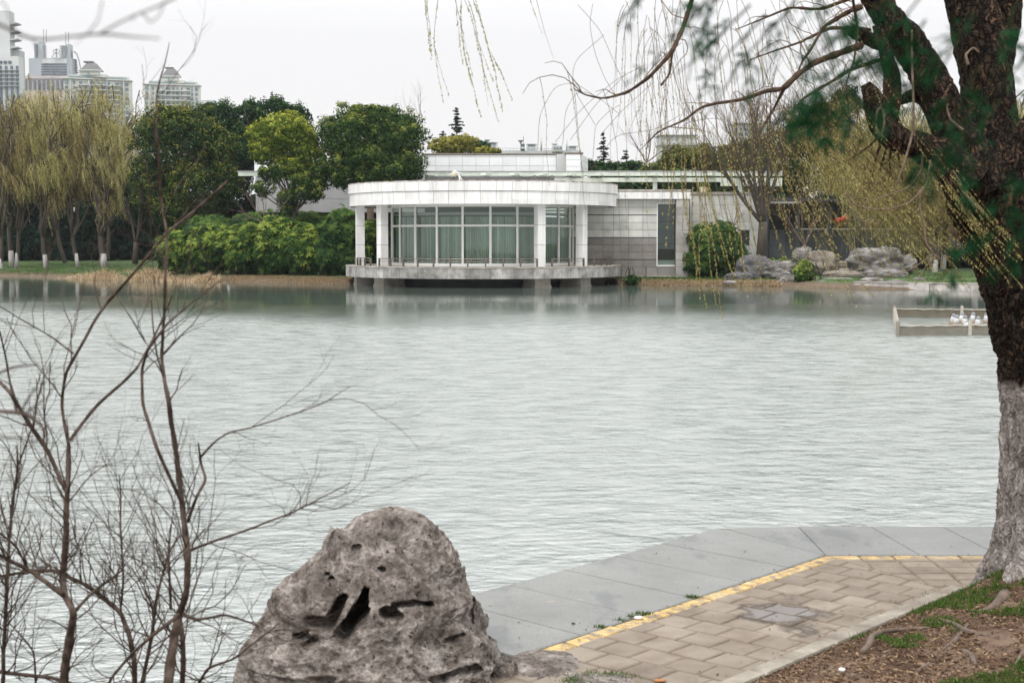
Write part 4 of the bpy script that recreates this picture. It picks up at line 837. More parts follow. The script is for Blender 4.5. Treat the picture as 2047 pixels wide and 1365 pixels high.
fa=Acc(); us=np.linspace(-A1,A1,nT+1); tiles(fa,us,[zm1,zt],arc(PC,RR),.0012,.03); 
fb=Acc(); tiles(fb,us,[zb,zm2,zm1-.02],arc(PC,RR-.07),.0012,.03)
for k in range(len(fa.V)): pass
build('roof_fascia',fa,K['white'],pav); build('roof_fascia',fb,K['white'],pav)
a=Acc(); ringwall(a,PC,RR+.002,-A1,A1,zm1,zt-.03,.3); ringwall(a,PC,RR-.068,-A1,A1,zb,zm1,.3); build('fascia_joints',a,K['joint'],pav)
a=Acc(); ringwall(a,PC,RR+.04,-A1,A1,zt+.004,zt+.05,.25); build('roof_flashing',a,mat('rusty_flashing',[(.16,.06,.035),(.35,.3,.27),(.5,.48,.46)],3,.8,lo=.35,hi=.6),pav)
a=Acc(); disc(a,PC,RR-.25,zb+.06,zt-.1); build('roof_slab',a,K['white'],pav)
# deck
dk=Acc(); tiles(dk,np.linspace(-A1,A1,61),[zd0,zd-.06],arc(PC,8.6),.0012,.03,tintf=None); build('deck_facing',dk,K['decktile'],pav)
a=Acc(); ringwall(a,PC,8.602,-A1,A1,zd0+.01,zd-.06,.4); build('deck_joints',a,K['deckjoint'],pav)
a=Acc(); disc(a,PC,8.66,zd-.055,zd); build('deck_coping',a,K['concrete'],pav)
a=Acc(); disc(a,PC,8.4,zd0+.05,zd-.07); build('deck_slab',a,K['dark'],pav)
a=Acc(); ringwall(a,PC,5.9,-R(120),R(120),-1.2,zd0+.06,.3); build('dark_backing',a,K['dark'],pav)  # dark ring added under the deck to block bright gaps between the piers
# columns
def radial_box(acc,ang,r,w,dp,z0,z1,t=.5):
    acc.box((PC[0]-w/2,PC[1]-r-dp/2,z0),(PC[0]+w/2,PC[1]-r+dp/2,z1),t,ang,(PC[0],PC[1]))
for ang,r in [(-76,7.8),(-52.5,7.5),(27.5,7.45),(53,7.5),(110,7.7)]:
    c=Acc(); zz=[zd,z_(490,82.5),z_(449.5,82.5),zb+.06]
    for k in range(3): radial_box(c,R(ang),r,.5,.5,zz[k]+(.012 if k else 0),zz[k+1]-.012,.5+.2*k/3)
    co_=build('column',c,K['white'],pav); c=Acc(); radial_box(c,R(ang),r,.48,.48,zd,zb+.05); build('joint_core',c,K['joint'],co_)
for ang,r in [(-74,7.75),(-51,7.5),(27,7.55),(52,7.5),(100,7.3)]:
    c=Acc(); radial_box(c,R(ang),r-.35,1.02,1.5,-1.2,zd0+.06); radial_box(c,R(ang),r-.35,1.1,1.58,-1.2,.12); build('pier',c,K['concrete'],pav)
# glazing
GC=np.array([xat(964,90),90.]); GR=5.72; zg0,zgt,zg1=zd,z_(451,84.3),zb+.1
angs=[R(-2.2+16.4*(k+.5)) for k in range(-6,6)]; angs=[a_ for a_ in angs]
ms=Acc()
mf=thing('x','x','x',(0,0,0)); bpy.data.objects.remove(mf)
def gbox(acc,ang,w,dp,z0,z1,r=GR): acc.box((GC[0]-w/2,GC[1]-r-dp/2,z0),(GC[0]+w/2,GC[1]-r+dp/2,z1),.5,ang,(GC[0],GC[1]))
def flatrail(acc,za,zb_,w=.09):
    for k in range(len(angs)-1):
        a,b=angs[k],angs[k+1]; p=np.array([GC[0]+math.sin(a)*GR,GC[1]-math.cos(a)*GR]); q=np.array([GC[0]+math.sin(b)*GR,GC[1]-math.cos(b)*GR]); d=(q-p)/np.linalg.norm(q-p); n=np.array([d[1],-d[0]])*w/2
        c=[p+n,q+n,q-n,p-n]; acc.add([(x[0],x[1],za) for x in c]+[(x[0],x[1],zb_) for x in c],[(0,1,5,4),(1,2,6,5),(2,3,7,6),(3,0,4,7),(4,5,6,7),(3,2,1,0)])
for nm,za,zb2 in [('sill_rail',zg0+.002,zg0+.17),('transom',zgt-.06,zgt+.06),('head_rail',zg1-.2,zg1)]:
    a=Acc(); flatrail(a,za,zb2); build(nm,a,K['white_frame'],pav)
for a_ in angs: m_=Acc(); gbox(m_,a_,.13,.13,zg0,zg1-.01); build('mullion',m_,K['white_frame'],pav)
m,t,b=nt('green_glass'); gl=t.nodes.new('ShaderNodeBsdfGlossy'); gl.inputs['Roughness'].default_value=.01; gl.inputs[0].default_value=(.9,1,.95,1); tr_=t.nodes.new('ShaderNodeBsdfTransparent'); tr_.inputs[0].default_value=(.64,.72,.68,1)
fr_=t.nodes.new('ShaderNodeFresnel'); fr_.inputs[0].default_value=1.75; mx=t.nodes.new('ShaderNodeMixShader'); L(t,fr_.outputs[0],mx.inputs[0]); L(t,tr_.outputs[0],mx.inputs[1]); L(t,gl.outputs[0],mx.inputs[2]); L(t,mx.outputs[0],t.nodes['Material Output'].inputs[0]); K['glass']=m
for k in range(len(angs)-1):
    a,b_=angs[k],angs[k+1]; p=(GC[0]+math.sin(a)*GR,GC[1]-math.cos(a)*GR); q=(GC[0]+math.sin(b_)*GR,GC[1]-math.cos(b_)*GR)
    for za,zb2 in ((zg0+.1,zgt-.03),(zgt+.03,zg1-.1)): build('window_pane',Acc().add([(*p,za),(*q,za),(*q,zb2),(*p,zb2)],[(0,1,2,3)]),K['glass'],pav)
# curtains hang just behind the glass, interior shell behind
def curtain(a0,a1,seed):
    rs=np.random.RandomState(seed); n=int((a1-a0)/R(.28)); u=np.linspace(a0,a1,n+1); r=GR-.35+.07*np.sin(u*GR*2*math.pi/.26+2*np.sin(u*9))+.03*rs.normal(size=n+1)
    x=GC[0]+np.sin(u)*r; y=GC[1]-np.cos(u)*r; ztop=z_(433,84.5); V=np.concatenate([np.stack([x,y,0*x+zg0+.05],-1),np.stack([x,y,0*x+ztop],-1)]); k=np.arange(n)
    build('curtain',Acc().add(V,np.stack([k,k+1,n+1+k+1,n+1+k],-1),np.tile(np.clip(.5+.25*rs.normal(size=n+1)+.2*np.sin(u*40),0,1),2)),K['curtain'],pav)
for a0,a1,s_ in [(-78,-60,1),(-58,-45,2),(-42,-27.5,3),(-26,-11,4),(-9.5,5.5,5),(6.5,22,6),(23.5,43,7),(46,68,8),(70,80,9)]: curtain(R(a0),R(a1),s_)
a=Acc(); ringwall(a,GC,3.6,-R(100),R(100),zd,zb+.05,.2); build('inner_wall',a,K['interior'],pav)
a=Acc(); ringwall(a,GC,GR-.12,-R(84),R(84),z_(424,84.3),z_(430,84.3),.5); build('curtain_rail',a,K['white_frame'],pav)
# railing
rl=Acc(); Rr=8.05
def arcbar(acc,a0,a1,r,z,rad,n=24): acc.tube([(PC[0]+math.sin(R(a0+(a1-a0)*k/n))*r,PC[1]-math.cos(R(a0+(a1-a0)*k/n))*r,z) for k in range(n+1)],rad,6)
zr1,zr2=z_(518,82),z_(523.5,82)
for (a0,a1,npst) in [(-92,-79,2),(-73,-56,4),(-49,24,11),(31,49,3),(57,100,7)]:
    s=Acc(); arcbar(s,a0,a1,Rr,zr1,.028); arcbar(s,a0,a1,Rr,zr2,.02); r_o=build('railing',s,K['darkmetal'],pav)
    for k in range(npst):
        an=a0+(a1-a0)*k/(npst-1); c=Acc(); c.box((PC[0]-.04,PC[1]-Rr-.05,zd),(PC[0]+.04,PC[1]-Rr+.05,zr1+.02),.5,R(an),(PC[0],PC[1])); build('post',c,K['darkmetal'],r_o)
# surveillance camera on the roof edge
sc_=thing('security_camera','cream dome security camera on a bracket at the curved roof edge','camera',at(928,362,81.9))
a=Acc(); a.bar(at(919,360,81.9),at(917,346,81.9),.045); a.bar(at(917,347,81.9),at(907,341,81.8),.04); a.bar(at(924,360,82),at(916,349,81.9),.03); build('bracket',a,K['white_frame'],sc_)
V,Fc=ballmesh(16,20); c=np.array(at(907,349,81.8)); build('dome',Acc().add(V*np.array([.14,.14,.18])+c,Fc),K['camdome'],sc_,True); build('lens',Acc().add(V*np.array([.1,.1,.1])+c-np.array([0,0,.17]),Fc),K['dark'],sc_,True)
# ================================================================ WING (stone wall with tall window)
YW=91.2; wing=thing('stone_wing','low stone clad wing with a tall narrow window to the right of the round pavilion','building',(xat(1300,YW),YW,.2))
zw=[z_(y,YW) for y in (551,534,519,504,489.5,475,459.5,445,430,414.5,399)]; xw=[xat(x,YW) for x in (1140,1172,1205,1226,1256,1285,1314.5)]
zwin=(z_(530.5,YW),z_(408,YW)); xwin=(xat(1314.5,YW),xat(1351,YW))
fn,l_=wallfn((0,YW),(1,YW))
up=Acc(); tiles(up,xw,zw[5:],fn,.012,.03); lw=Acc(); tiles(lw,xw,zw[:6],fn,.012,.03)
# around the window
for a_,b_,acc,zz in ((0,1,lw,[z for z in zw[:6]]),):
    tiles(lw,[xwin[0],xwin[1]],[zw[0],zwin[0]-.05],fn,.012,.03)
tiles(up,[xwin[0],xwin[1]],[zwin[1]+.04,zw[-1]],fn,.012,.03)
build('upper_cladding',up,K['cream'],wing); build('lower_cladding',lw,K['greystone'],wing)
pl_=Acc(); plx=[xat(1351,YW-.5),xat(1377,YW-.5)]; fnp,_=wallfn((0,YW-.5),(1,YW-.5)); tiles(pl_,plx,[z_(y,YW-.5) for y in (553,534,519,504,489.5,475,459.5,445,430,414.5,399)],fnp,.01,.03)
build('pilaster_cladding',pl_,mat('mottled_stone',[(.26,.25,.235),(.42,.41,.39)],.9,.7,tint=.12,mot=(.8,.75)),wing)
a=Acc(); a.box((plx[0]+.01,YW-.5,0),(plx[1]-.01,YW+2,z_(399,YW-.5)-.01)); a.box((xw[0],YW+.02,0),(xwin[0],YW+11,zw[-1]-.01)); a.box((xwin[0],YW+.3,0),(xwin[1],YW+6,zw[-1]-.01)); a.box((xwin[0],YW+.02,0),(xwin[1],YW+.3,zwin[0]-.06)); a.box((xwin[0],YW+.02,zwin[1]+.05),(xwin[1],YW+.3,zw[-1]-.01)); build('wall_core',a,K['joint'],wing)
a=Acc(); a.box((xw[0]-.2,YW-.15,.1),(plx[1]+.05,YW+.05,zw[0]+.01)); a.box((plx[0]-.06,YW-.62,.0),(plx[1]+.06,YW+.1,z_(553,YW-.5)+.01)); build('plinth',a,K['concrete'],wing)
a=Acc(); us_=[xat(x,YW) for x in (1195,1226,1256,1285,1314,1344,1378)]; fnc,_=wallfn((0,YW-.56),(1,YW-.56)); tiles(a,us_,[zw[-1]+.01,z_(384,YW)],fnc,.01,.03); a.box((us_[0],YW-.56,zw[-1]+.02),(us_[-1]-.02,YW+.4,z_(384,YW)-.02)); build('parapet',a,K['white'],wing)
a=Acc(); a.box((us_[0],YW-.62,z_(383.5,YW)),(us_[-1],YW+11,z_(379.5,YW))); build('coping',a,K['concrete'],wing)
# thin dark bands laid over the cladding at every third course, not recessed
a=Acc()
for y in (430,475,519): a.box((xw[0],YW-.034,z_(y,YW)-.03),(xwin[0]-.02,YW-.001,z_(y,YW)+.03))
build('dark_band',a,K['dark'],wing)
wn=Acc(); f=.06; x0_,x1_=xwin; z0_,z1_=zwin
wn.box((x0_-f,YW-.05,z0_-f),(x1_,YW+.06,z0_)); wn.box((x0_-f,YW-.05,z1_),(x1_,YW+.06,z1_+f)); wn.box((x0_-f,YW-.05,z0_),(x0_,YW+.06,z1_))
wo_=build('window_frame',wn,K['white_frame'],wing)
zq=[z0_,z_(520,YW),z_(487.5,YW),z_(444,YW),z1_]
for k in range(4): build('pane',Acc().add([(x0_,YW+.02,zq[k]+.02),(x1_,YW+.02,zq[k]+.02),(x1_,YW+.02,zq[k+1]-.02),(x0_,YW+.02,zq[k+1]-.02)],[(0,1,2,3)]),K['glass'],wo_)
a=Acc(); a.box((x0_,YW+.03,z0_),(x1_,YW+.28,z_(519,YW))); build('inner_sill',a,K['white_frame'],wo_)
for k in (1,2,3): a=Acc(); a.box((x0_,YW,zq[k]-.02),(x1_,YW+.05,zq[k]+.02)); build('glazing_bar',a,K['dark'],wo_)
# thin sheet behind the panes, painted dark to stand for the unlit interior
a=Acc(); a.box((x0_,YW+.29,z0_),(x1_,YW+.31,z1_)); build('room',a,mat('dim_interior_paint',[(.05,.09,.1),(.09,.14,.15)],1,.9),wo_)
# second wall, set back, small barred window
Y2=93.5; w2=thing('pale_side_wall','pale tiled side wall with a small barred window behind the bush and bare tree','building',(xat(1450,Y2),Y2,.3))
fn2,_=wallfn((0,Y2),(1,Y2)); u2=[xat(x,Y2) for x in (1378,1408,1438,1461,1477,1498,1521)]; zs2=[z_(y,Y2) for y in (553,538,522,506,490,460,444,428,410,389)]
sw=(xat(1477,Y2),xat(1498,Y2),z_(490,Y2),z_(460,Y2))
a=Acc(); tiles(a,u2,zs2,fn2,.008,.03,skip=lambda u,z:sw[0]<u<sw[1] and sw[2]<z<sw[3]); build('cladding',a,K['cream'],w2)
a=Acc(); a.box((u2[0],Y2+.005,0),(sw[0],Y2+5,zs2[-1]-.01)); a.box((sw[1],Y2+.005,0),(u2[-1],Y2+5,zs2[-1]-.01)); a.box((sw[0],Y2+.005,0),(sw[1],Y2+5,sw[2])); a.box((sw[0],Y2+.005,sw[3]),(sw[1],Y2+5,zs2[-1]-.01)); a.box((sw[0],Y2+.5,sw[2]),(sw[1],Y2+5,sw[3])); build('wall_core',a,K['joint'],w2)
a=Acc(); a.box((u2[0],Y2-.12,zs2[-1]+.0),(u2[-1]+.1,Y2+5,z_(384,Y2))); build('coping',a,K['concrete'],w2)
a=Acc(); a.add([(sw[0],Y2+.12,sw[2]),(sw[1],Y2+.12,sw[2]),(sw[1],Y2+.12,sw[3]),(sw[0],Y2+.12,sw[3])],[(0,1,2,3)]); wp=build('window',a,K['dark'],w2)
a=Acc(); 
for k in range(5): x=sw[0]+(sw[1]-sw[0])*(k+.5)/5; a.bar((x,Y2-.05,sw[2]-.05),(x,Y2-.05,sw[3]),.018)
a.bar((sw[0],Y2-.05,sw[2]+.02),(sw[1]+.03,Y2-.05,sw[2]+.02),.02); build('bars',a,K['dark'],wp)
# ================================================================ REAR HALL
YH=104.; hall=thing('rear_hall','long white panelled hall rising behind the round pavilion roof','building',(xat(1000,YH),YH,1))
def pan(acc,px0,px1,pys,Y,npx=26,core=None,pitch=None):
    n=max(1,round((px1-px0)/npx)); f_,_=wallfn((0,Y),(1,Y)); tiles(acc,[xat(px0+(px1-px0)*k/n,Y) for k in range(n+1)],[z_(y,Y) for y in pys],f_,.014,.03)
    if core is not None: core.box((xat(px0,Y)+.01,Y+.001,z_(pys[0],Y)),(xat(px1,Y)-.01,Y+8,z_(pys[-1],Y)-.01))
K['paleblue']=mat('pale_panel',[(.66,.68,.69),(.74,.76,.77)],.5,.5,tint=.05)
a=Acc(); co2=Acc(); pan(a,845,1112,(346,332,314,310),YH,27,co2); build('wall',a,K['paleblue'],hall)
a=Acc(); a.box((xat(845,YH),YH,z_(380,YH)),(xat(1162,YH),YH+8,z_(346,YH)-.01)); build('lower_wall',a,K['greywall'],hall)
a=Acc(); pan(a,1131,1160,(346,333,320,308),YH-1,29,co2); fnr,lr_=wallfn((xat(1160,YH-1),YH-1),(xat(1174,YH+4),YH+4)); tiles(a,[0,lr_/2,lr_],[z_(y,YH-1) for y in (346,333,320,308)],fnr,.014,.03); build('stair_tower',a,K['paleblue'],hall)
co2.add([(xat(1160,YH-1),YH-.99,z_(346,YH)),(xat(1174,YH+4),YH+4,z_(346,YH)),(xat(1174,YH+4),YH+4,z_(308.5,YH-1)),(xat(1160,YH-1),YH-.99,z_(308.5,YH-1))],[(0,1,2,3)]); co2.box((xat(1112,YH),YH-.2,z_(346,YH)),(xat(1131,YH),YH+6,z_(309,YH)))
build('wall_core',co2,mat('grey_joint',[(.5,.5,.5)],3),hall)
a=Acc(); a.box((xat(843,YH),YH-.1,z_(309.5,YH)),(xat(1115,YH),YH+8,z_(307,YH))); a.box((xat(1128,YH),YH-1.1,z_(307.5,YH-1)),(xat(1164,YH),YH+4,z_(305,YH-1))); build('roof_trim',a,mat('brown_trim',[(.17,.13,.11),(.28,.24,.22)],2,.9),hall)
lh=thing('grey_hall_wing','grey windowless wing raised above the hedge behind the camphor trees','building',(xat(690,106),106,1))
a=Acc(); c3=Acc(); pan(a,510,850,(344,329,315),106,29,c3); build('upper_panel',a,K['paleblue'],lh)
a=Acc(); pan(a,512,850,(425,398,352),106.4,120,c3); build('lower_panel',a,K['greywall'],lh); build('wall_core',c3,K['greywall'],lh)
a=Acc(); a.box((xat(500,107),108,.5),(xat(860,107),112,z_(424,107))); build('undercroft',a,K['dark'],lh)  # dark box stands for the shade in the gap under the raised wing
for px in (600,530): a=Acc(); a.box((xat(px,107),107,.5),(xat(px+9,107),107.6,z_(426,107))); build('support',a,K['greywall'],lh)
# pergola beams
pg=thing('pergola','long pale green pergola with short cross beams running above the wing roof','pergola',(xat(1200,101),101,3))
YP=101
def beam(name,px0,px1,y0,y1,Y,d=.25,m='pergola'): a=Acc(); a.box((xat(px0,Y),Y,z_(y1,Y)),(xat(px1,Y),Y+d,z_(y0,Y))); return build(name,a,K[m],pg)
beam('beam',478,1562,344,352,YP); beam('beam_cap',476,1564,341.8,343.6,YP-.05,.4,'greywall'); beam('beam',1108,1440,355.5,364,YP-.8,.3); beam('beam',1440,1562,356,372,YP-.1,.3); beam('beam',850,1110,353,362,YP+.6,.2,'greywall')
for k,px in enumerate([867,912,972,1028,1084,1140,1196,1250,1304,1360,1416,1470]):
    a=Acc(); a.box((xat(px,YP),YP-1.9,z_(353.5,YP)),(xat(px+10,YP),YP-.01,z_(348,YP)),.5,-.0); Vv=a.V[0]; Vv[:,0]+=(Vv[:,1]<YP-1)*(-.35); build('cross_beam',a,K['pergola'],pg)
for px in (1305,1475,1530): a=Acc(); a.box((xat(px,YP-.7),YP-.7,z_(392,YP)),(xat(px+8,YP-.7),YP-.4,z_(364.2,YP-.8))); build('post',a,K['pergola'],pg)
a=Acc()
for k in range(5): 
    x0_=1035+k*34; q=[at(x0_+34*s,351+6*math.sin(s*math.pi),YP-.9) for s in np.linspace(0,1,8)]; a.tube(q,.02,4)
build('cable',a,K['dark'],pg)
lamp=thing('roof_floodlight','small cream floodlight box on the parapet of the low wing','lamp',at(1405,384,90.6)); a=Acc(); q=at(1405,379,90.6); a.box((q[0]-.2,q[1]-.15,q[2]-.16),(q[0]+.2,q[1]+.15,q[2]+.16)); build('housing',a,K['camdome'],lamp); a=Acc(); a.bar((q[0]-.1,q[1],q[2]-.4),(q[0],q[1],q[2]-.1),.03); a.bar((q[0]+.15,q[1],q[2]-.4),(q[0]+.05,q[1],q[2]-.1),.03); build('bracket',a,K['darkmetal'],lamp)
# dark lakeside wall with light coping, eave and lanterns
YD=103; dw=thing('dark_garden_wall','long dark grey garden wall with a thin pale coping behind the lakeside rocks','wall',(xat(1750,YD),YD,.8))
fnd,_=wallfn((0,YD),(1,YD)); a=Acc(); tiles(a,[xat(x,YD) for x in range(1540,2200,30)],[.4,1.2,1.9,z_(459,YD)],fnd,.01,.03); build('wall_panel',a,K['darkwall'],dw)
a=Acc(); a.box((xat(1540,YD),YD+.001,.3),(xat(2190,YD),YD+.35,z_(459,YD)-.01)); build('wall_core',a,K['dark'],dw)
a=Acc(); a.box((xat(1600,YD),YD-.08,z_(459,YD)),(xat(1962,YD),YD+.4,z_(456.8,YD))); build('coping',a,K['white_frame'],dw)
cv=thing('covered_walkway','dark covered walkway with a pale eave beam behind the bare tree','building',(xat(1600,101),101,1))
a=Acc(); a.box((xat(1522,101),101,z_(403,101)),(xat(1730,101),106,z_(396,101))); build('roof',a,K['dark'],cv)
a=Acc(); a.box((xat(1524,101),100.9,z_(407,101)),(xat(1600,101),101.1,z_(403.5,101))); build('eave_beam',a,K['greywall'],cv)
for px in (1528,1590,1655,1712): a=Acc(); a.box((xat(px,101.5),101.5,.5),(xat(px+8,101.5),101.8,z_(403,101.5))); build('post',a,K['dark'],cv)
a=Acc(); a.box((xat(1524,105.5),105.6,.5),(xat(1730,105.5),105.8,z_(403,105.5))); build('back_wall',a,K['dark'],cv)
for px,py,lab in [(1677,441,'round red lantern hanging on the left of the pair by the dark wall'),(1689,437,'round red lantern hanging on the right of the pair by the dark wall')]:
    ln=thing('red_lantern',lab,'lantern',at(px,py+8,99.5),'red lanterns by the dark wall'); V,Fc=ballmesh(14,24); c=np.array(at(px,py,99.5)); k=1+.05*np.cos(np.arctan2(V[:,1],V[:,0])*12); build('shade',Acc().add(V*k[:,None]*np.array([.27,.27,.2])+c,Fc),K['red'],ln,True)
    a=Acc(); 
    for j in range(10): an=j*.628; a.bar(c+np.array([.07*math.cos(an),.07*math.sin(an),-.18]),c+np.array([.1*math.cos(an),.1*math.sin(an),-.42]),.012,n=4)
    build('fringe',a,K['gold'],ln); a=Acc(); a.bar(c+np.array([0,0,.18]),(c[0],c[1],z_(402,99.5)),.012,n=4); build('cord',a,K['dark'],ln)
# ================================================================ SHORE EDGING, ROCKS
K['edging']=mat('granite_edging',[(.28,.26,.24),(.45,.42,.39),(.5,.47,.44)],2.5,.85,.4,20,tint=.15,mot=(2,.7))
ed_=thing('stone_edging','low coursed granite edging along the water below the right hand lawn','wall',(24,79,0)); a=Acc()
P0,P1=np.array(atz(1706,577,0)[:2]),np.array(atz(2130,584,0)[:2]); d=(P1-P0); ln_=np.linalg.norm(d); d/=ln_; n=np.array([d[1],-d[0]]); rs=np.random.RandomState(2); s=0
while s<ln_:
    w_=rs.uniform(.9,1.3); p,q=P0+d*s,P0+d*(s+w_-.02); o_=.03*rs.normal()*n; slab(a,[tuple(p+o_),tuple(q+o_),tuple(q+o_-n*.5),tuple(p+o_-n*.5)],-.3,.345,rs.uniform(),.025,.0); s+=w_
a2=Acc(); s=0
while s<ln_:
    w_=rs.uniform(.8,1.4); p,q=P0+d*s-n*(-.03),P0+d*(s+w_-.02)-n*(-.03); slab(a2,[tuple(p),tuple(q),tuple(q-n*.55),tuple(p-n*.55)],.35,.4,rs.uniform(.5,1),.01,0); s+=w_
build('stone_course',a,K['edging'],ed_); build('coping',a2,K['concrete'],ed_)
RK=[('big pale weathered rock, the largest of the lakeside rockery',1755,552,100,56,89,11,'rock',.14,.5),('grey angular rock leaning against the big pale rock on its right',1802,545,58,34,90.5,4,'rock',.1,.3),
('low flat rock ledge at the foot of the big pale rock',1770,558,86,24,87.5,6,'rock',0,.2),('long flat stone at the end of the granite edging',1745,566,46,14,82.5,9,'rock',0,.15),('flat stone to the right on the granite edging',1792,566,40,10,82,13,'rock',0,.15),
('brown craggy rock in the middle of the rockery',1648,545,56,44,90,14,'rockbrown',-.2,.4),('tall grey rock behind the small green bush',1606,540,36,46,91.5,15,'rock',0,.4),('small rusty rounded rock between the two main rock groups',1686,535,34,16,93,16,'rockbrown',0,.2),
('broad dark streaked rock left of the small green bush',1562,555,60,34,88,17,'rock',-.05,.4),('dark boulder mound under the fatsia bush',1508,562,62,50,89,18,'rockdark',0,.4),('dark rock at the bank just right of the fatsia bush',1478,560,50,18,87.5,28,'rockdark',0,.3),
('grey low rock at the water edge below the streaked rock',1582,570,54,22,86,19,'rock',0,.3),('small rock in front of the small green bush',1615,570,40,18,85.5,20,'rock',0,.3),('small pale stone at the water line left of centre in the rockery',1645,573,24,15,84,21,'rock',0,.25),
('flat pale stone at the water line in the middle of the rockery',1672,572,38,12,83.5,22,'rock',0,.2),('low stone at the water line next to the granite edging',1700,573,30,11,82.5,23,'rock',0,.2),('stepped rock ledge between the brown rock and the big pale rock',1690,556,84,18,88.5,24,'rockbrown',0,.12),
('lower stepped ledge above the water line stones',1680,564,70,12,86,25,'rock',0,.12),('flat light stone on the grass strip under the fatsia bush',1462,567,34,9,86,26,'rock',0,.15),('flat stone on the reedy edge right of the fatsia bush',1525,567,40,9,86,27,'rock',0,.15),
('upper stepped ledge behind the stepped rocks',1695,548,60,14,91,29,'rockbrown',0,.12),('small grey stone on the lawn edge by the rockery',1838,560,24,8,84,30,'rock',0,.2)]
for lab,px,py,wp,hp,Y,sd_,m_n,tl,am in RK: rock('rock',lab,px,py+3,wp,hp*1.08,Y,sd_,K[m_n],amp=am,tilt=tl,group='rocks of the lakeside rockery')
# ================================================================ ENCLOSURE AND FLOATS IN THE WATER
K['net']=mat('brown_net_mesh',[(.1,.085,.06),(.18,.155,.11)],6,.9); _t=K['net'].node_tree; _x=_t.nodes.new('ShaderNodeMixShader'); _x.inputs[0].default_value=.42; _p=_t.nodes.new('ShaderNodeBsdfTransparent'); L(_t,_t.nodes['Principled BSDF'].outputs[0],_x.inputs[1]); L(_t,_p.outputs[0],_x.inputs[2]); L(_t,_x.outputs[0],_t.nodes['Material Output'].inputs[0]); K['post']=mat('pale_weathered_post',[(.3,.27,.23),(.46,.42,.37)],4,.8)
en=thing('net_enclosure','rectangular enclosure of pale posts, rails and brown netting standing in the lake','fence',atz(1880,650,0))
c4=[np.array(atz(*p,0)) for p in ((1794,671),(1787,633),(2060,636),(2080,668))]
def fseg(p,q,n,rail=True):
    for k in range(n+1):
        s=p+(q-p)*k/n; a=Acc(); V_,F_=tube([(s[0],s[1],-.4),(s[0]+.01,s[1],.34),(s[0],s[1],.42)],[.055,.055,.04],10); a.add(V_,F_); build('post',a,K['post'],en)
    a=Acc(); m=24; pts=[p+(q-p)*k/m+np.array([0,0,.28+.012*math.sin(k*2.1)]) for k in range(m+1)]; a.tube(pts,.02,6); build('rail',a,K['post'],en)
    a=Acc(); off=np.array([0,.02,0]); V_=[x+np.array([0,.015,-.02]) for x in pts]+[np.array([x[0],x[1]+.015,-.35]) for x in pts]+[x+np.array([0,.03,-.02]) for x in pts]+[np.array([x[0],x[1]+.03,-.35]) for x in pts]
    k=np.arange(m); a.add(V_,np.concatenate([np.stack([k,k+1,m+1+k+1,m+1+k],-1),np.stack([k,k+1,m+1+k+1,m+1+k],-1)+2*(m+1)])); build('net',a,K['net'],en)
fseg(c4[0],c4[3],2); fseg(c4[0],c4[1],6); fseg(c4[1],c4[2],2)
K['floatw']=mat('white_float',[(.36,.36,.37),(.52,.52,.52)],9,.5); K['floatg']=mat('grey_float_top',[(.17,.18,.2),(.27,.28,.3)],9,.7); K['floatb']=mat('brown_float_ring',[(.2,.13,.08),(.3,.2,.13)],9,.8)
fd=[(1903,648,'first from the left in the row','leaning right'),(1911,651,'second from the left','leaning right'),(1921,645,'third from the left','set back'),(1928,652,'fourth from the left','beside the white feathers'),(1943,645,'fifth from the left','set back'),(1953,654,'sixth from the left','set forward'),(1971,645,'seventh from the left','upright'),(1985,655,'rightmost, partly behind the willow trunk','')]
flo=None
for px,py,pl_a,ex in fd:
    q=np.array(atz(px,py,0)); r0=thing('float_bottle',('grey topped white bottle float, '+pl_a+(' '+ex if ex else '')),'float',tuple(q),'bottle floats inside the enclosure')
    if flo is None:
        lean=np.array([.06,0,.0]); a=Acc(); a.tube([q+np.array([0,0,.05]),q+lean*.4+np.array([0,0,.16]),q+lean*.75+np.array([0,0,.24])],[.085,.08,.072],14); b_=build('body',a,K['floatw'],r0,True)
        a=Acc(); a.tube([q+lean*.75+np.array([0,0,.24]),q+lean+np.array([0,0,.31]),q+lean*1.15+np.array([0,0,.345])],[.073,.062,.03],14); t_=build('cap',a,K['floatg'],r0,True)
        a=Acc(); a.tube([q+np.array([0,0,-.06]),q+np.array([0,0,.03]),q+np.array([0,0,.06])],[.1,.12,.095],14); g_=build('ring',a,K['floatb'],r0,True); flo=[b_,t_,g_]
    else:
        for c in flo: d_=c.copy(); col.objects.link(d_); d_.parent=r0
        r0.rotation_euler=(0,random.Random(px).uniform(-.15,.05),random.Random(px).uniform(0,.6))
V,Fc=ballmesh(14,18); q=np.array(atz(1934,653,0)); V=V*(1+.4*fbm(V*2,3))[:,None]; tagp(build('plastic_bag',Acc().add(V*np.array([.13,.09,.07])+q+np.array([0,0,.06]),Fc),K['floatw'],smooth=True),'crumpled white plastic bag floating between the bottle floats and the near rail','litter')
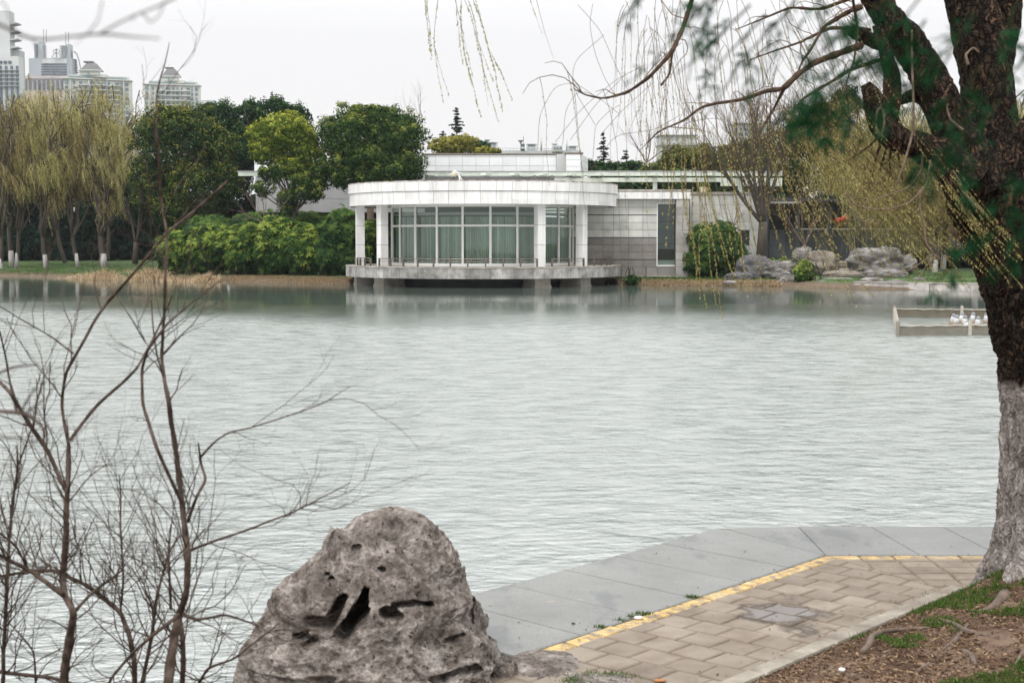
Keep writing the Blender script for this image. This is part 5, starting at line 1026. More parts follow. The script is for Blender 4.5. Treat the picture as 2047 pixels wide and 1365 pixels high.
# ================================================================ TREES
def trunk(root,pts,rad,m='barkfar',name='trunk',n=10,k=24): a=Acc(); q,r=resamp(pts,rad,k); a.tube(q,r,n); return build(name,a,K[m],root,True)
def broad(name,label,cat,ells,Y,n,m,seed,tr=None,size=.17,clump=.13,fill=.2,lobes=26,group=None,bark='barkfar',asp=.55):
    rs=np.random.RandomState(seed); cx=sum(e[0]*e[2] for e in ells)/sum(e[2] for e in ells); bx=tr[0][0] if tr else cx
    x=xat(bx,Y); g0=gz(x,Y); root=thing(name,label,cat,(x,Y,g0),group)
    a=Acc(); top=np.array(at(ells[0][0],ells[0][1],Y)); b0=np.array([x,Y,g0-.2])
    mid=np.array(at(tr[-1][0],tr[-1][1],Y)) if tr else b0+(top-b0)*.5; r0=tr[0][2] if tr else .22
    q,r=resamp([b0,(b0+mid)/2,mid],[r0*1.2,r0,r0*.85],10); a.tube(q,r,10)
    for e in ells:
        for k in range(max(2,int(5*e[2]/100)+1)):
            c=np.array(at(e[0]+rs.uniform(-.6,.6)*e[2],e[1]+rs.uniform(-.6,.5)*e[3],Y))+np.array([0,rs.normal()*.6,0]); mm=(mid+c)/2+np.array([0,0,-.3]); q,r=resamp([mid,mm,c],[r0*.55,r0*.35,r0*.1],8); a.tube(q,r,6)
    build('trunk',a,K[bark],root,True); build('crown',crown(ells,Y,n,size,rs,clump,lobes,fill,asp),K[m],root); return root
G='broadleaf trees behind the lake'
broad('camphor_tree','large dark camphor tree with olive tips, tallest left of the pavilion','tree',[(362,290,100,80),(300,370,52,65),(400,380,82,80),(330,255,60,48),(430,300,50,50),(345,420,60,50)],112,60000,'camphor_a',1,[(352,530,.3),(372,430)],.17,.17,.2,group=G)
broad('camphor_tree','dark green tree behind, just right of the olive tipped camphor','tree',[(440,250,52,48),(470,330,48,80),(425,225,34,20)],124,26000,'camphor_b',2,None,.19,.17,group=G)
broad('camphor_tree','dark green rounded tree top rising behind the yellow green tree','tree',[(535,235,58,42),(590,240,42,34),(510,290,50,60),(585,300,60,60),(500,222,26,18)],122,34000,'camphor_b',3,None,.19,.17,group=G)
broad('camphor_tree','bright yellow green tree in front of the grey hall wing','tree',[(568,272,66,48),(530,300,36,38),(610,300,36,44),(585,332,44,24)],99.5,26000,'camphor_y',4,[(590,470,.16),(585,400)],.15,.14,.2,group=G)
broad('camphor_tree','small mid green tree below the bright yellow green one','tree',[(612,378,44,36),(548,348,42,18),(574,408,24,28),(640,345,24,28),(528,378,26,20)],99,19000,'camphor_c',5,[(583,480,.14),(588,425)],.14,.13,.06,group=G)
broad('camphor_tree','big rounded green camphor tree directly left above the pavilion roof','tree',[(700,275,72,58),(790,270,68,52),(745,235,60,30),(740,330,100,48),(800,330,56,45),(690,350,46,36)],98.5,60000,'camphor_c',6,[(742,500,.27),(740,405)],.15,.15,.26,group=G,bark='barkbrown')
# pieces of crown hanging lower by the hall
broad('golden_tree','golden olive low tree crowns above the hall roof','tree',[(900,294,46,20),(930,285,30,16),(965,302,40,9)],118,9000,'yellowbush',8,None,.17,.14,group=G)
broad('camphor_tree','small dark green bush top right of the golden tree above the hall roof','tree',[(950,293,26,12),(985,303,22,8)],121,4000,'camphor_b',9,None,.17,.14,group=G)
def conifer(label,px,ptop,pbot,wpx,Y,seed,n=15,m='conifer',droop=.15):
    rs=np.random.RandomState(seed); x=xat(px,Y); g0=gz(x,Y); root=thing('cedar_tree',label,'tree',(x,Y,g0),'cedars behind the lake'); zt_=z_(ptop,Y); zb_=z_(pbot,Y)
    trunk(root,[(x,Y,g0-.2),(x,Y,(g0+zt_)/2),(x+.05,Y,zt_)],[.16,.1,.02]); a=Acc(); lf=Acc()
    for k in range(n):
        f=(k+rs.uniform(0,.6))/n; z=zb_+(zt_-zb_)*f; Lb=wpx*Y/F*(1-f*.88)*rs.uniform(.65,1.15)
        for j in range(rs.randint(3,6)):
            an=rs.uniform(0,6.28); d=np.array([math.cos(an),math.sin(an),rs.uniform(-.05,.3)]); q=poly((x,Y,z),d,Lb,6,rs,.08,0,droop); a.tube(q,np.linspace(.03,.01,7),4)
            m_=int(150*Lb); t_=rs.uniform(.1,1,m_)*5.99; ii=t_.astype(int); c=q[ii]+(q[ii+1]-q[ii])*(t_-ii)[:,None]; s=np.cross(d,[0,0,1]); c=c+s*rs.normal(size=(m_,1))*.16*(1.1-t_/6)[:,None]*Lb**.5+rs.normal(size=(m_,3))*.03; leaves(lf,c,np.tile([0,0,1.],(m_,1)),.16,rs.uniform(0,1,m_),rs,.3,.7)
    build('branches',a,K['barkfar'],root); build('crown',lf,K[m],root)
conifer('tall cedar poking above the golden tree crowns',913,215,300,30,120,1,16); conifer('small cedar on the left of the tall cedar, mostly hidden',885,262,300,30,122,2,8); conifer('slim leaning cedar above the pergola with sparse upper branches',1205,262,345,25,125,3,15,droop=.2); conifer('short cedar right of the slim cedar above the pergola',1250,298,350,22,126,4,9); conifer('distant cedar tip above the dark trees left of centre',547,182,215,9,150,5,7)
broad('evergreen_tree','spreading dark evergreen low behind the pergola left of the slim cedar','tree',[(1185,333,26,14),(1225,340,40,16),(1265,336,36,14)],124,7000,'camphor_b',12,None,.18,.14,group=G)
broad('olive_tree','olive green tree crowns behind the pergola left of the bare tree','tree',[(1355,315,38,26),(1400,320,44,30),(1330,340,40,22),(1440,335,40,30),(1300,350,30,18)],122,20000,'olive',13,None,.17,.16,group=G)
broad('evergreen_tree','large dark evergreen mass behind the bare tree on the right bank','tree',[(1560,340,90,80),(1620,270,60,60),(1490,360,60,50),(1690,340,90,90),(1560,420,90,50),(1660,440,90,50),(1650,225,30,24)],118,56000,'camphor_a',14,None,.19,.18,group=G)
broad('evergreen_tree','dark rounded tree top above the streaming willow twigs','tree',[(1690,208,34,36),(1665,235,30,26)],120,7000,'camphor_b',15,None,.18,.16,group=G)
broad('evergreen_tree','low dark tree between the bare tree and olive tree','tree',[(1470,310,40,26),(1505,300,30,24)],126,8000,'camphor_a',16,None,.18,.16,group=G)
# dark understorey hedges
def hedgerow(label,px0,px1,y0,y1,Y,n,seed,m='hedge',rows=3):
    rs=np.random.RandomState(seed); e=[]; N=int((px1-px0)/46)+1
    for k in range(N):
        for r_ in range(rows): e.append((px0+(px1-px0)*(k+.5)/N+rs.normal()*6,y0+(y1-y0)*(r_+.6)/rows+rs.normal()*5,36,(y1-y0)/rows*.8,rs.uniform(-.8,.8)))
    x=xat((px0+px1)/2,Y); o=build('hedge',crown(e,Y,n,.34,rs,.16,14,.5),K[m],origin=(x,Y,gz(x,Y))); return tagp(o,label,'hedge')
hedgerow('dark shady hedge behind the left willow trunks',-80,330,345,520,134,62000,41); hedgerow('dark shaded thicket behind the bank under the left camphor trees',320,530,400,500,116,24000,42)
hedgerow('deep dark thicket filling the gaps right of the thickest whitewashed willow',170,330,410,520,139,16000,46)
hedgerow('dark thicket behind the garden wall on the right bank',1540,2120,395,470,108,44000,43); hedgerow('low dark green hedge at the foot of the dark garden wall',1830,2080,505,535,99,7000,44,'hedge',1)
hedgerow('dark green hedge seen below the pergola beams',1180,1540,352,400,112,16000,45,'camphor_b',1)
# fatsia shrubs: rosettes of finger-like leaves
def fatsia(label,ells,Y,n,seed,m='fatsia',size=.36,name='fatsia_shrub',group='fatsia shrubs on the bank'):
    rs=np.random.RandomState(seed); acc=Acc(); tot=sum(e[2]*e[3] for e in ells)
    for e in ells:
        c=np.array(at(e[0],e[1],Y)); ax=np.array([e[2]*Y/F,e[2]*Y/F*.8,e[3]*Y/F])*1.08; k=int(n*e[2]*e[3]/tot); d=rdir(rs,k); d[:,1]-=.35; d[:,2]+=.25; d/=np.linalg.norm(d,axis=1)[:,None]
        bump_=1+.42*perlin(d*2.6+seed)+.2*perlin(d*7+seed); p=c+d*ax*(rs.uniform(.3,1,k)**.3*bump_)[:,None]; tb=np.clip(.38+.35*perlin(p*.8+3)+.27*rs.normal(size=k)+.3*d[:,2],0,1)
        nn=d*.7+np.array([0,-.2,.5])+.55*rdir(rs,k); nn/=np.linalg.norm(nn,axis=1)[:,None]; u0=np.cross(nn,rdir(rs,k)); u0/=np.linalg.norm(u0,axis=1)[:,None]; v0=np.cross(nn,u0); sz=(size*rs.uniform(.6,1.2,k))[:,None]
        for j in range(7):
            an=j*.82+.2; u=u0*math.cos(an)+v0*math.sin(an); w_=np.cross(nn,u); cc=p+u*sz*.5-nn*sz*.1; diam(cc,u*sz*.5-nn*sz*.12,w_*sz*.2,np.clip(tb+rs.normal(size=k)*.1,0,1),acc)
    x=np.array(at(ells[0][0],ells[0][1],Y)); root=thing(name,label,'shrub',(x[0],Y,gz(x[0],Y)),group); a=Acc()
    for k in range(7): q=poly((x[0]+rs.normal()*.8,Y+rs.uniform(-.3,.5),gz(x[0],Y)),(rs.normal()*.3,0,1),1.2,5,rs,.1); a.tube(q,.03,5)
    build('stem',a,K['barkfar'],root); fo=crown([(e[0],e[1],e[2]*.74,e[3]*.74) for e in ells],Y,int(n*1.6),.3,rs,.1,8,.8); fo.T=[x_*.12 for x_ in fo.T]; fo.V+=acc.V; fo.F+=[f+fo.n for f in acc.F]; fo.T+=acc.T; fo.n+=acc.n; build('foliage',fo,K[m],root)  # inner fill darkened in tint to stand for shaded gaps between rosettes
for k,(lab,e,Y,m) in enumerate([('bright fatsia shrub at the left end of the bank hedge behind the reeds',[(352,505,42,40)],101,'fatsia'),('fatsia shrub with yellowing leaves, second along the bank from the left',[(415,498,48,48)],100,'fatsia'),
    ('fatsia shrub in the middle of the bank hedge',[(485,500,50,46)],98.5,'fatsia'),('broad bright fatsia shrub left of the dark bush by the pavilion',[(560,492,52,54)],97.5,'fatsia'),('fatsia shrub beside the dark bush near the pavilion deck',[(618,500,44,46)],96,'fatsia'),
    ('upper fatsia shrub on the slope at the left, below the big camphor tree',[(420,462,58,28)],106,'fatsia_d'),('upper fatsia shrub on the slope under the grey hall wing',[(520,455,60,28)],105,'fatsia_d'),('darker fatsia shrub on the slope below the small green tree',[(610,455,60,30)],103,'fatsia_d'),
    ('dark green bush tight against the left end of the pavilion deck',[(682,470,42,46),(680,515,45,34)],95,'fatsia_d'),('yellow green bush seen between the two left pavilion columns',[(742,485,32,42)],95,'fatsia')]): fatsia(lab,e,Y,int(1150*sum(x[2]*x[3] for x in e)/2200),60+k,m)
fatsia('large glossy fatsia bush in front of the pale side wall on the right bank',[(1430,495,52,48),(1405,525,36,28),(1465,520,32,32)],90.5,4600,80,'fatsia_d',.24)
fatsia('small light green bush among the lakeside rocks',[(1607,545,22,24)],85,420,81,'fatsia',.13,'green_bush','low green plants on the right bank')
fatsia('low ground cover plants behind the streaked rock',[(1550,528,36,12)],92,400,82,'fatsia',.14,'green_bush','low green plants on the right bank')
fatsia('tiny leafy plant on the strip under the stone wing',[(1263,560,16,9)],87.5,120,83,'fatsia_d',.13,'green_bush','low green plants on the right bank')
# ---- willows across the lake
def willow(label,px,pb,Y,ells,ns,seed,m='willow',wash=True,limbs=6,len_=(.4,1.9),lean=0,rt=.2,group='whitewashed willows across the lake',top=None,strand_w=.017,skel=2):
    rs=np.random.RandomState(seed); b=np.array(at(px,pb,Y)); g0=b[2]; root=thing('willow_tree',label,'tree',tuple(b),group)
    H0=zat(max(e[1] for e in ells),Y); fork=np.array([b[0]+lean*.6,Y,g0+2.6+rs.uniform(0,1)])
    trunk(root,[b-np.array([0,0,.2]),(b+fork)/2+np.array([lean*.1,0,0]),fork],[rt*1.1,rt,rt*.85])
    if wash:
        a=Acc(); s=np.array([b,b+(fork-b)*.42]); q=[b-np.array([0,0,.1]),(b+(fork-b)*.2)+np.array([lean*.03,0,0]),b+(fork-b)*.4]; a.tube(q,[rt*1.22,rt*1.14,rt*1.06],12); build('whitewash',a,K['limewash'],root,True)
    br_=Acc(); tips=[]
    for k in range(limbs):
        e=ells[rs.randint(len(ells))] if k>=len(ells) else ells[k]; tg_=np.array(at(e[0]+rs.uniform(-1.15,1.15)*e[2],e[1]-rs.uniform(0,.95)*e[3],Y))+np.array([0,rs.normal()*1.2,0])
        mid=fork+(tg_-fork)*.5+np.array([0,0,.4])+rs.normal(size=3)*.6; q,r=resamp([fork-np.array([0,0,.3]),mid,tg_],[rt*.66,rt*.4,.04],12); q[1:-1]+=rs.normal(size=(10,3))*.13; br_.tube(q,r,6); tips.append(q)
        for j in range(6):
            i=rs.randint(4,11); d=q[i]-q[i-1]; d/=np.linalg.norm(d); grow(br_,q[i],d+rdir(rs,1)[0]*.8+np.array([0,0,.2]),rs.uniform(1.2,2.8),r[i]*.75,skel,rs,tips,.14,-.07,3,.6,.6,.4,5,4)
    build('branches',br_,K['barkfar'],root,True)
    pts=np.vstack([t_[1:] for t_ in tips]); ok=pts[:,2]>g0+3; pts=pts[ok]
    tot=sum(e[2]*e[3] for e in ells); sps=[]
    for e in ells:
        k=int(ns*.3*e[2]*e[3]/tot); d=rdir(rs,k); d[:,2]=np.abs(d[:,2])*1.0-.3; sps.append(np.array(at(e[0],e[1],Y))+d*np.array([e[2],e[2]*.8,e[3]])*Y/F*rs.uniform(.3,1,k)[:,None]**.5)
    ns=int(ns*.6); st_=np.vstack(sps+[pts[rs.randint(0,len(pts),int(ns*1.0))]]); hz_=(st_[:,2]-zat(290,Y))/(zat(170,Y)-zat(290,Y)); st_=st_[(st_[:,2]>g0+4.0+3.5*perlin(st_*.6))&(perlin(st_*.45+7)+.5*perlin(st_*1.3)>-.14)&(rs.uniform(0,1,len(st_))>np.clip(hz_,0,1)*.75)]; a=Acc(); strands(a,st_,rs,len_,strand_w*.8,(.16,0,0),2,.06,7,.19); build('foliage',a,K[m],root); return root
willow('left bank willow cut by the left edge of the photo, bare grey trunk',0,548,116,[(-20,300,60,90),(10,230,40,50)],2600,101,'willow_b',True,5,lean=.3)
willow('twin trunked willow, its left whitewashed stem',24,532,119,[(40,250,66,75),(20,350,60,60)],3400,102,'willow_b',True,6,lean=-.3,rt=.2)
willow('twin trunked willow, its right slimmer whitewashed stem',33,535,118,[(60,200,50,32),(60,300,50,50)],2200,103,'willow',True,5,lean=.4,rt=.15)
willow('whitewashed willow standing alone between the twin stems and the third trunk',92,536,117,[(110,260,70,80),(100,340,60,60),(80,200,50,34)],4200,104,'willow',True,7,lean=-.4,rt=.17)
willow('whitewashed willow whose slim forked trunk leans left behind the reeds',156,533,117,[(165,250,60,70),(150,190,55,30),(160,340,50,60)],3800,105,'willow_b',True,7,lean=-.7,rt=.15)
willow('thickest whitewashed willow, closest to the dark camphor tree',209,533,116,[(225,270,46,60),(190,210,50,36),(225,350,45,70),(235,180,25,20)],4200,106,'willow',True,7,lean=-.5,rt=.24)
willow('unpainted leaning willow behind the whitewashed ones',130,521,126,[(130,230,80,60),(60,260,70,60)],3400,107,'willow',False,6,lean=-1.1,rt=.17,group='unpainted willows across the lake')
willow('tall back willow whose thin top reaches in front of the white apartment tower',215,515,130,[(245,220,32,58),(262,250,20,50),(175,200,34,40)],1500,108,'willow',False,7,lean=.3,rt=.17,group='unpainted willows across the lake',skel=2)
willow('right bank willow with a stout whitewashed trunk behind the rockery rocks',1859,545,98,[(1800,320,110,80),(1760,250,60,60),(1740,390,70,60),(1850,400,60,70)],4600,109,'willow',True,8,(2,5),lean=-.6,rt=.2)
willow('right bank willow with the leaning bright white trunk nearest the water',1867,553,93,[(1860,280,70,70),(1820,400,60,60)],3600,110,'willow_b',True,6,lean=.5,rt=.17)
willow('right bank willow with a pale trunk just right of the leaning one',1884,547,97,[(1900,250,60,70),(1900,400,50,60)],2800,111,'willow',True,6,lean=.3,rt=.17)
willow('right bank willow whose white trunk shows just left of the big willow bark',1949,546,96,[(1960,320,60,90),(2040,250,50,80)],3000,112,'willow',True,6,lean=.2,rt=.19)
willow('far right bank willow almost hidden behind the big willow trunk',1972,558,92,[(2060,350,60,80)],1800,113,'willow_b',True,5,lean=.6,rt=.15)
willow('tall yellow green willow behind the right bank willows',1770,520,112,[(1720,240,60,60),(1800,220,70,60),(1660,300,50,70),(1700,360,60,60)],2600,114,'willow',False,7,(2,6),lean=-.4,rt=.2,group='unpainted willows across the lake')
# ---- bare trees
def baretree(label,px,pb,Y,dirs,L_,r,seed,lvl=4,m='barkfar',name='bare_tree',nch=4,group='bare trees across the lake',spread=.5,ratio=.63,up=.05,kids=None):
    rs=np.random.RandomState(seed); b=np.array(at(px,pb,Y)); root=thing(name,label,'tree',tuple(b),group); a=Acc(); tips=[]
    fork=b+np.array([.1,0,L_*.35]); a.tube([b-np.array([0,0,.3]),(b+fork)/2,fork],[r*1.15,r,r*.9],10)
    for d in dirs: grow(a,fork-np.array([0,0,.1]),d,L_*rs.uniform(.8,1.1),r*.55,lvl,rs,tips,.07,up,nch,spread,ratio,.3,7,5,.2)
    build('trunk',a,K[m],root,True); return root,tips
baretree('tall bare tree with a fan of dark branches in front of the pale side wall',1521,520,90,[(-.45,.1,1),(-.1,-.2,1),(.25,.2,1),(-.9,0,.75),(.05,.3,1.2),(-.3,-.3,1.3),(.3,-.1,1.4)],6.9,.29,201,4,nch=5,spread=.42)
baretree('wispy brown bare shrub tree behind the small green bush',1605,520,92,[(-.3,.1,1),(.2,-.2,1),(.5,.2,.9),(-.6,0,.9)],2.9,.1,202,4,'barkbrown',nch=4,spread=.55)
baretree('small bare shrub growing left of the barred window',1462,470,92,[(-.5,0,.8),(.2,0,1),(.5,.1,.9)],1.6,.05,203,3,'barkbrown')
baretree('leafless pale sapling leaning over the hedge below the grey hall wing',530,470,98,[(-.8,0,.8),(-.3,0,1),(.5,0,.8),(-1,.1,.5)],2.4,.08,204,3,'barkbrown')
baretree('bare thin tree top behind the big rounded camphor',830,300,112,[(.2,0,1),(-.3,0,1)],3.2,.07,205,3,'barkbrown')
baretree('brown leafless thicket above the pergola right of the short cedar',1290,350,130,[(-.6,0,1),(0,0,1),(.6,0,1),(1.,0,.9)],3.4,.12,206,4,'barkbrown')
baretree('unpainted dark tree trunk at the left edge of the bank hedge',270,520,112,[(.4,0,1),(-.4,0,1),(.1,.3,1)],4.,.2,207,3)
root,_=baretree('pink blossom tree glimpsed beside the big willow trunk on the right bank',1915,520,101,[(-.4,0,1),(.3,0,1)],2.0,.09,208,3,name='blossom_tree'); root['label']='pink blossom tree glimpsed beside the big willow trunk on the right bank'
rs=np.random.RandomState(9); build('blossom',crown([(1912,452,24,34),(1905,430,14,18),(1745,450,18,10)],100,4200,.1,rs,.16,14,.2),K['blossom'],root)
# ================================================================ REEDS, STRAW
def reeds(label,px,py,wp,h,n,seed,Y=None):
    rs=np.random.RandomState(seed); c=np.array(atz(px,py,.05)); w_=wp/2*c[1]/F; x=c[0]+rs.normal(size=n)*w_*.5; y=c[1]+rs.uniform(-.1,1.2,n); y=y+(shore(x)-shore(c[0])); z=np.array([gz(a_,b_) for a_,b_ in zip(x,y)])-.05
    a=Acc(); p=np.stack([x,y,z],-1); side=rs.normal(size=n)*.55+(x-c[0])/w_*.35; h*=.8; up_=rs.uniform(.45,1.1,n)*h
    m1=p+np.stack([side*.25*h,rs.normal(size=n)*.1,up_*.75],-1); e=p+np.stack([side*h*.9,rs.normal(size=n)*.25-.15,up_*rs.uniform(.35,1.1,n)],-1); s=np.stack([np.full(n,.018),0*x,0*x],-1); tt=rs.uniform(0,1,n)
    V=np.stack([p-s,p+s,m1+s,m1-s,m1-s,m1+s,e+s*.3,e-s*.3],1).reshape(-1,3); a.add(V,np.arange(8*n).reshape(-1,4),np.repeat(tt,8))
    tagp(build('reed_clump',a,K['straw'],origin=(c[0],c[1],0)),label,'reeds','dry reed clumps along the left shore')
for k,(lab,px,py,wp,h,n) in enumerate([('small dry reed clump at the left end of the reed bed',103,556,36,.8,260),('low straggling dry reeds right of the leftmost clump',140,556,46,.9,260),('dry reed clump in front of the slim forked willow',172,557,52,1.1,500),('tallest dense reed clump in front of the thickest whitewashed willow',203,558,44,1.5,800),
    ('sparse low reeds between the two tall reed clumps',248,559,44,.7,260),('tall dry reed clump before the left end of the fatsia hedge',293,560,56,1.7,900),('broad dry reed clump leaning right, below the fatsia hedge',360,562,70,1.3,900),('low reed clump at the right end of the reed bed',408,562,54,1.0,500)]): reeds(lab,px,py,wp,h,n,300+k)
rs=np.random.RandomState(77); n=15000; px=np.concatenate([rs.uniform(430,712,n//2),rs.uniform(1212,1570,n//2)]); x=(px-CX)/F*88; x=np.array([xat(p,shore(xat(p,88)))for p in px]); y=shore(x)+rs.uniform(0,1,n)**1.5*np.where(px<800,3.6,1.2)-.05; z=np.interp(y-shore(x),DY,DZ)-.02; k=(x<-10)|(x>6.7)
a=Acc(); blades(a,x[k],y[k],z[k],np.where(px[k]<800,.09,.22),.018,rs,1.1); a.T=[np.where(a.V[0][:,0]<0,x_*.55,x_) for x_ in a.T]; o=build('dry_grass',a,K['straw'],origin=(0,88,0)); tagp(o,'dry straw coloured grass along the far water edge either side of the pavilion','dry grass',kind='stuff')
n=9000; px=rs.uniform(1212,1560,n); x=np.array([xat(p,shore(xat(p,88)))for p in px]); y=shore(x)+.3+rs.uniform(0,1,n)*3; z=np.interp(y-shore(x),DY,DZ)-.02; k=x>6.7; a=Acc(); blades(a,x[k],y[k],z[k],np.full(k.sum(),.17),.02,rs,.8)
n=16000; x=rs.uniform(19,34,n); y=shore(x)+.6+rs.uniform(0,1,n)*14; z=np.interp(y-shore(x),DY,DZ)-.02; blades(a,x,y,z,np.full(n,.07),.012,rs,.8)
n=26000; x=rs.uniform(-50,-22,n); y=shore(x)+.5+rs.uniform(0,1,n)**1.2*16; z=np.interp(y-shore(x),DY,DZ)-.02; blades(a,x,y,z,np.full(n,.09),.015,rs,.8)
o=build('grass',a,K['grass'],origin=(0,90,0)); tagp(o,'green lawn grass on the far banks','grass',kind='stuff')
# ================================================================ DISTANT BUILDINGS
K['fapt']=mat('apartment_cream',[(.43,.44,.41),(.52,.52,.49)],.05,.7); K['fwin']=mat('far_window',[(.07,.11,.13),(.14,.19,.22)],.1,.3); K['fwin2']=mat('teal_window',[(.15,.23,.24),(.22,.3,.31)],.1,.3)
K['froof']=mat('slate_roof',[(.1,.1,.1),(.14,.14,.135)],.2,.8); K['fgrey']=mat('tower_grey',[(.3,.315,.325),(.37,.385,.395)],.05,.6); K['fsteel']=mat('steel_cladding',[(.22,.25,.27),(.34,.37,.39)],.06,.45); K['fdark']=mat('tower_dark_glass',[(.06,.08,.11),(.12,.15,.19)],.08,.25); K['fpink']=mat('pinkish_stone',[(.36,.3,.28),(.44,.38,.36)],.05,.7); K['fwhite']=mat('white_render',[(.42,.43,.435),(.5,.51,.515)],.05,.6)
def fb(root,name,px0,px1,py0,py1,Y,dep,m,off=0,par=None):
    if px0<440: dep=min(dep,5)
    a=Acc(); a.box((xat(px0,Y+off),Y+off,zat(py1,Y+off)),(xat(px1,Y+off),Y+off+dep,zat(py0,Y+off))); return build(name,a,K[m] if isinstance(m,str) else m,par or root)
def apt(label,x0,x1,ytop,Y,tx,tw,ttop,slope,seed):
    rs=np.random.RandomState(seed); root=thing('apartment_tower',label,'building',(xat((x0+x1)/2,Y),Y,2),'cream apartment towers with slate turrets'); sc_w=(x1-x0)
    # facade built as a body with an oblique right wing: receding right end
    def ob(name,px0,px1,pa,pb_,m,d0=0,dep=12,z1s=None):
        z0,z1=zat(pb_,Y),zat(pa,Y); a=Acc(); sh=(px1-px0)*Y/F*slope; X0,X1=xat(px0,Y),xat(px1,Y+sh); dep=sh+(4 if dep>1.5 else 1)
        V=[(X0,Y-d0,z0),(X1,Y-d0+sh,z0),(X1,Y+dep,z0),(X0,Y+dep,z0)]; V+=[(v[0],v[1],z1) for v in V[:4]]; a.add(V,[(0,1,5,4),(1,2,6,5),(2,3,7,6),(3,0,4,7),(4,5,6,7)]); return build(name,a,K[m],root)
    ob('facade',x0,x1,ytop,520,'fapt',0,30); ob('cornice',x0-3,x1+2,ytop-3,ytop-.5,'fapt',1.5,20); ob('penthouse',x0+8,x1-6,ytop-9,ytop-3.2,'fapt',-1,20)
    ob('upper_band',x0+10,x1-8,ytop-6.6,ytop-4,'fwin2',-.4,1.2)
    rows=int((300-ytop)/9.6); cols=[.04,.16,.26,.33,.43,.53,.6,.68,.8,.87,.95]; wds=[5,3,5,3,8,5,5,3,7,3,5]; cnt=0; proto=None
    for r_ in range(rows):
        for c_,(f,wd) in enumerate(zip(cols,wds)):
            if cnt>=96: break
            px=x0+f*sc_w; py=ytop+4+r_*9.6; wv=wd*sc_w/115; y_=Y+(px-x0)*Y/F*slope-.12
            a=Acc(); a.box((xat(px-wv/2,y_),y_-.25,zat(py+5.5,Y)),(xat(px+wv/2,y_),y_+.6,zat(py,Y))); build('window',a,K['fwin' if (c_*7+r_)%3 else 'fwin2'],root); cnt+=1
        if r_%1==0:
            for f0,f1 in ((.22,.37),(.4,.64),(.66,.84)):
                pxa,pxb=x0+f0*sc_w,x0+f1*sc_w; y_=Y+(pxa-x0)*Y/F*slope; a=Acc(); a.box((xat(pxa,y_),y_-1.6,zat(ytop+4+r_*9.6+7.6,Y)),(xat(pxb,y_),y_+3,zat(ytop+4+r_*9.6+6,Y))); build('balcony',a,K['fapt'],root)
    for f in (.1,.38,.65,.9): px=x0+f*sc_w; y_=Y+(px-x0)*Y/F*slope; a=Acc(); a.box((xat(px,y_),y_-.9,10),(xat(px+2,y_),y_+2,zat(ytop,Y))); build('pilaster',a,K['fwhite'],root)
    # turret
    fb(root,'turret_base',tx-tw*.9,tx+tw*1.15,ttop+25,ytop-3,Y,16,'fapt',4); fb(root,'turret',tx-tw*.58,tx+tw*.62,ttop+17,ttop+26,Y,14,'fapt',3); fb(root,'turret_cornice',tx-tw*.68,tx+tw*.72,ttop+15.5,ttop+17.5,Y,16,'fwhite',2)
    fb(root,'turret_window',tx-2,tx+2,ttop+20,ttop+28,Y,1,'fwin2',2.6)
    a=Acc(); X0,X1=xat(tx-tw*.62,Y),xat(tx+tw*.64,Y); m0,m1=xat(tx-tw*.27,Y),xat(tx+tw*.27,Y); zb_,zt_=zat(ttop+15.5,Y),zat(ttop,Y); d=(X1-X0); k=(d-(m1-m0))/2
    V=[(X0,Y+2,zb_),(X1,Y+2,zb_),(X1,Y+2+d,zb_),(X0,Y+2+d,zb_),(m0,Y+2+k,zt_),(m1,Y+2+k,zt_),(m1,Y+2+d-k,zt_),(m0,Y+2+d-k,zt_)]; a.add(V,[(0,1,5,4),(1,2,6,5),(2,3,7,6),(3,0,4,7),(4,5,6,7)]); rf=build('roof',a,K['froof'],root); fb(root,'roof_cap',tx-tw*.3,tx+tw*.3,ttop-1.5,ttop+1,Y,m1-m0,'froof',2+k,rf)
    return root
apt('cream apartment tower with slate turret behind the yellow green willows',134,266,158,700,183,30,124,.35,1)
apt('cream apartment tower with slate turret directly above the dark camphor tree',294,403,170,820,343,26,136,.25,2)
fbld=thing('low_building','plain white low block just right of the turreted apartment tower','building',(xat(415,860),860,2)); fb(fbld,'wall',398,432,203,330,860,20,'fwhite'); fb(fbld,'parapet',397,433,201,202.8,860,21,'fgrey')
# grey tower at the left edge
gt=thing('grey_tower','pale grey office tower with four small sunshade fins at the left edge','building',(xat(10,520),520,2)); YG=520
fb(gt,'shaft',-60,30,22,520,YG,20,'fgrey'); fb(gt,'side_shaft',8,29.5,22.4,520,YG,20,'fwhite',-1.2); fb(gt,'side_block',29,49,101,520,YG,18,'fgrey',1)
fb(gt,'lower_block',-60,46,113,520,YG,14,'fwhite',-8)
for k,y in enumerate((46,62,78,94)): a=Acc(); x0_,x1_=xat(29,YG),xat(46,YG); z0_=zat(y+5,YG); z1_=zat(y,YG); V=[(x0_,YG-1,z0_),(x0_,YG-1,z1_),(x1_,YG-1,z1_),(x1_,YG-1,z1_-.35),(x0_,YG+4,z0_),(x0_,YG+4,z1_),(x1_,YG+4,z1_),(x1_,YG+4,z1_-.35)]; a.add(V,[(0,1,2,3),(4,5,6,7),(1,2,6,5),(0,3,7,4),(2,3,7,6)]); build('sunshade_fin',a,K['fgrey'],gt)
for y in (46,65,80,93): fb(gt,'window',-8,4,y,y+12,YG,1,'fdark',-1.4)
for px in (2,10,21,32,43): fb(gt,'glass_strip',px-3,px+1.5,132,300,YG,1,'fdark',-8.4)
for px in (2,10,19,28): fb(gt,'window',px-3,px+3,122,127,YG,1,'fdark',-8.4)
for y in range(140,180,8): fb(gt,'ledge',-20,46.5,y,y+1,YG,1,'fgrey',-8.9)
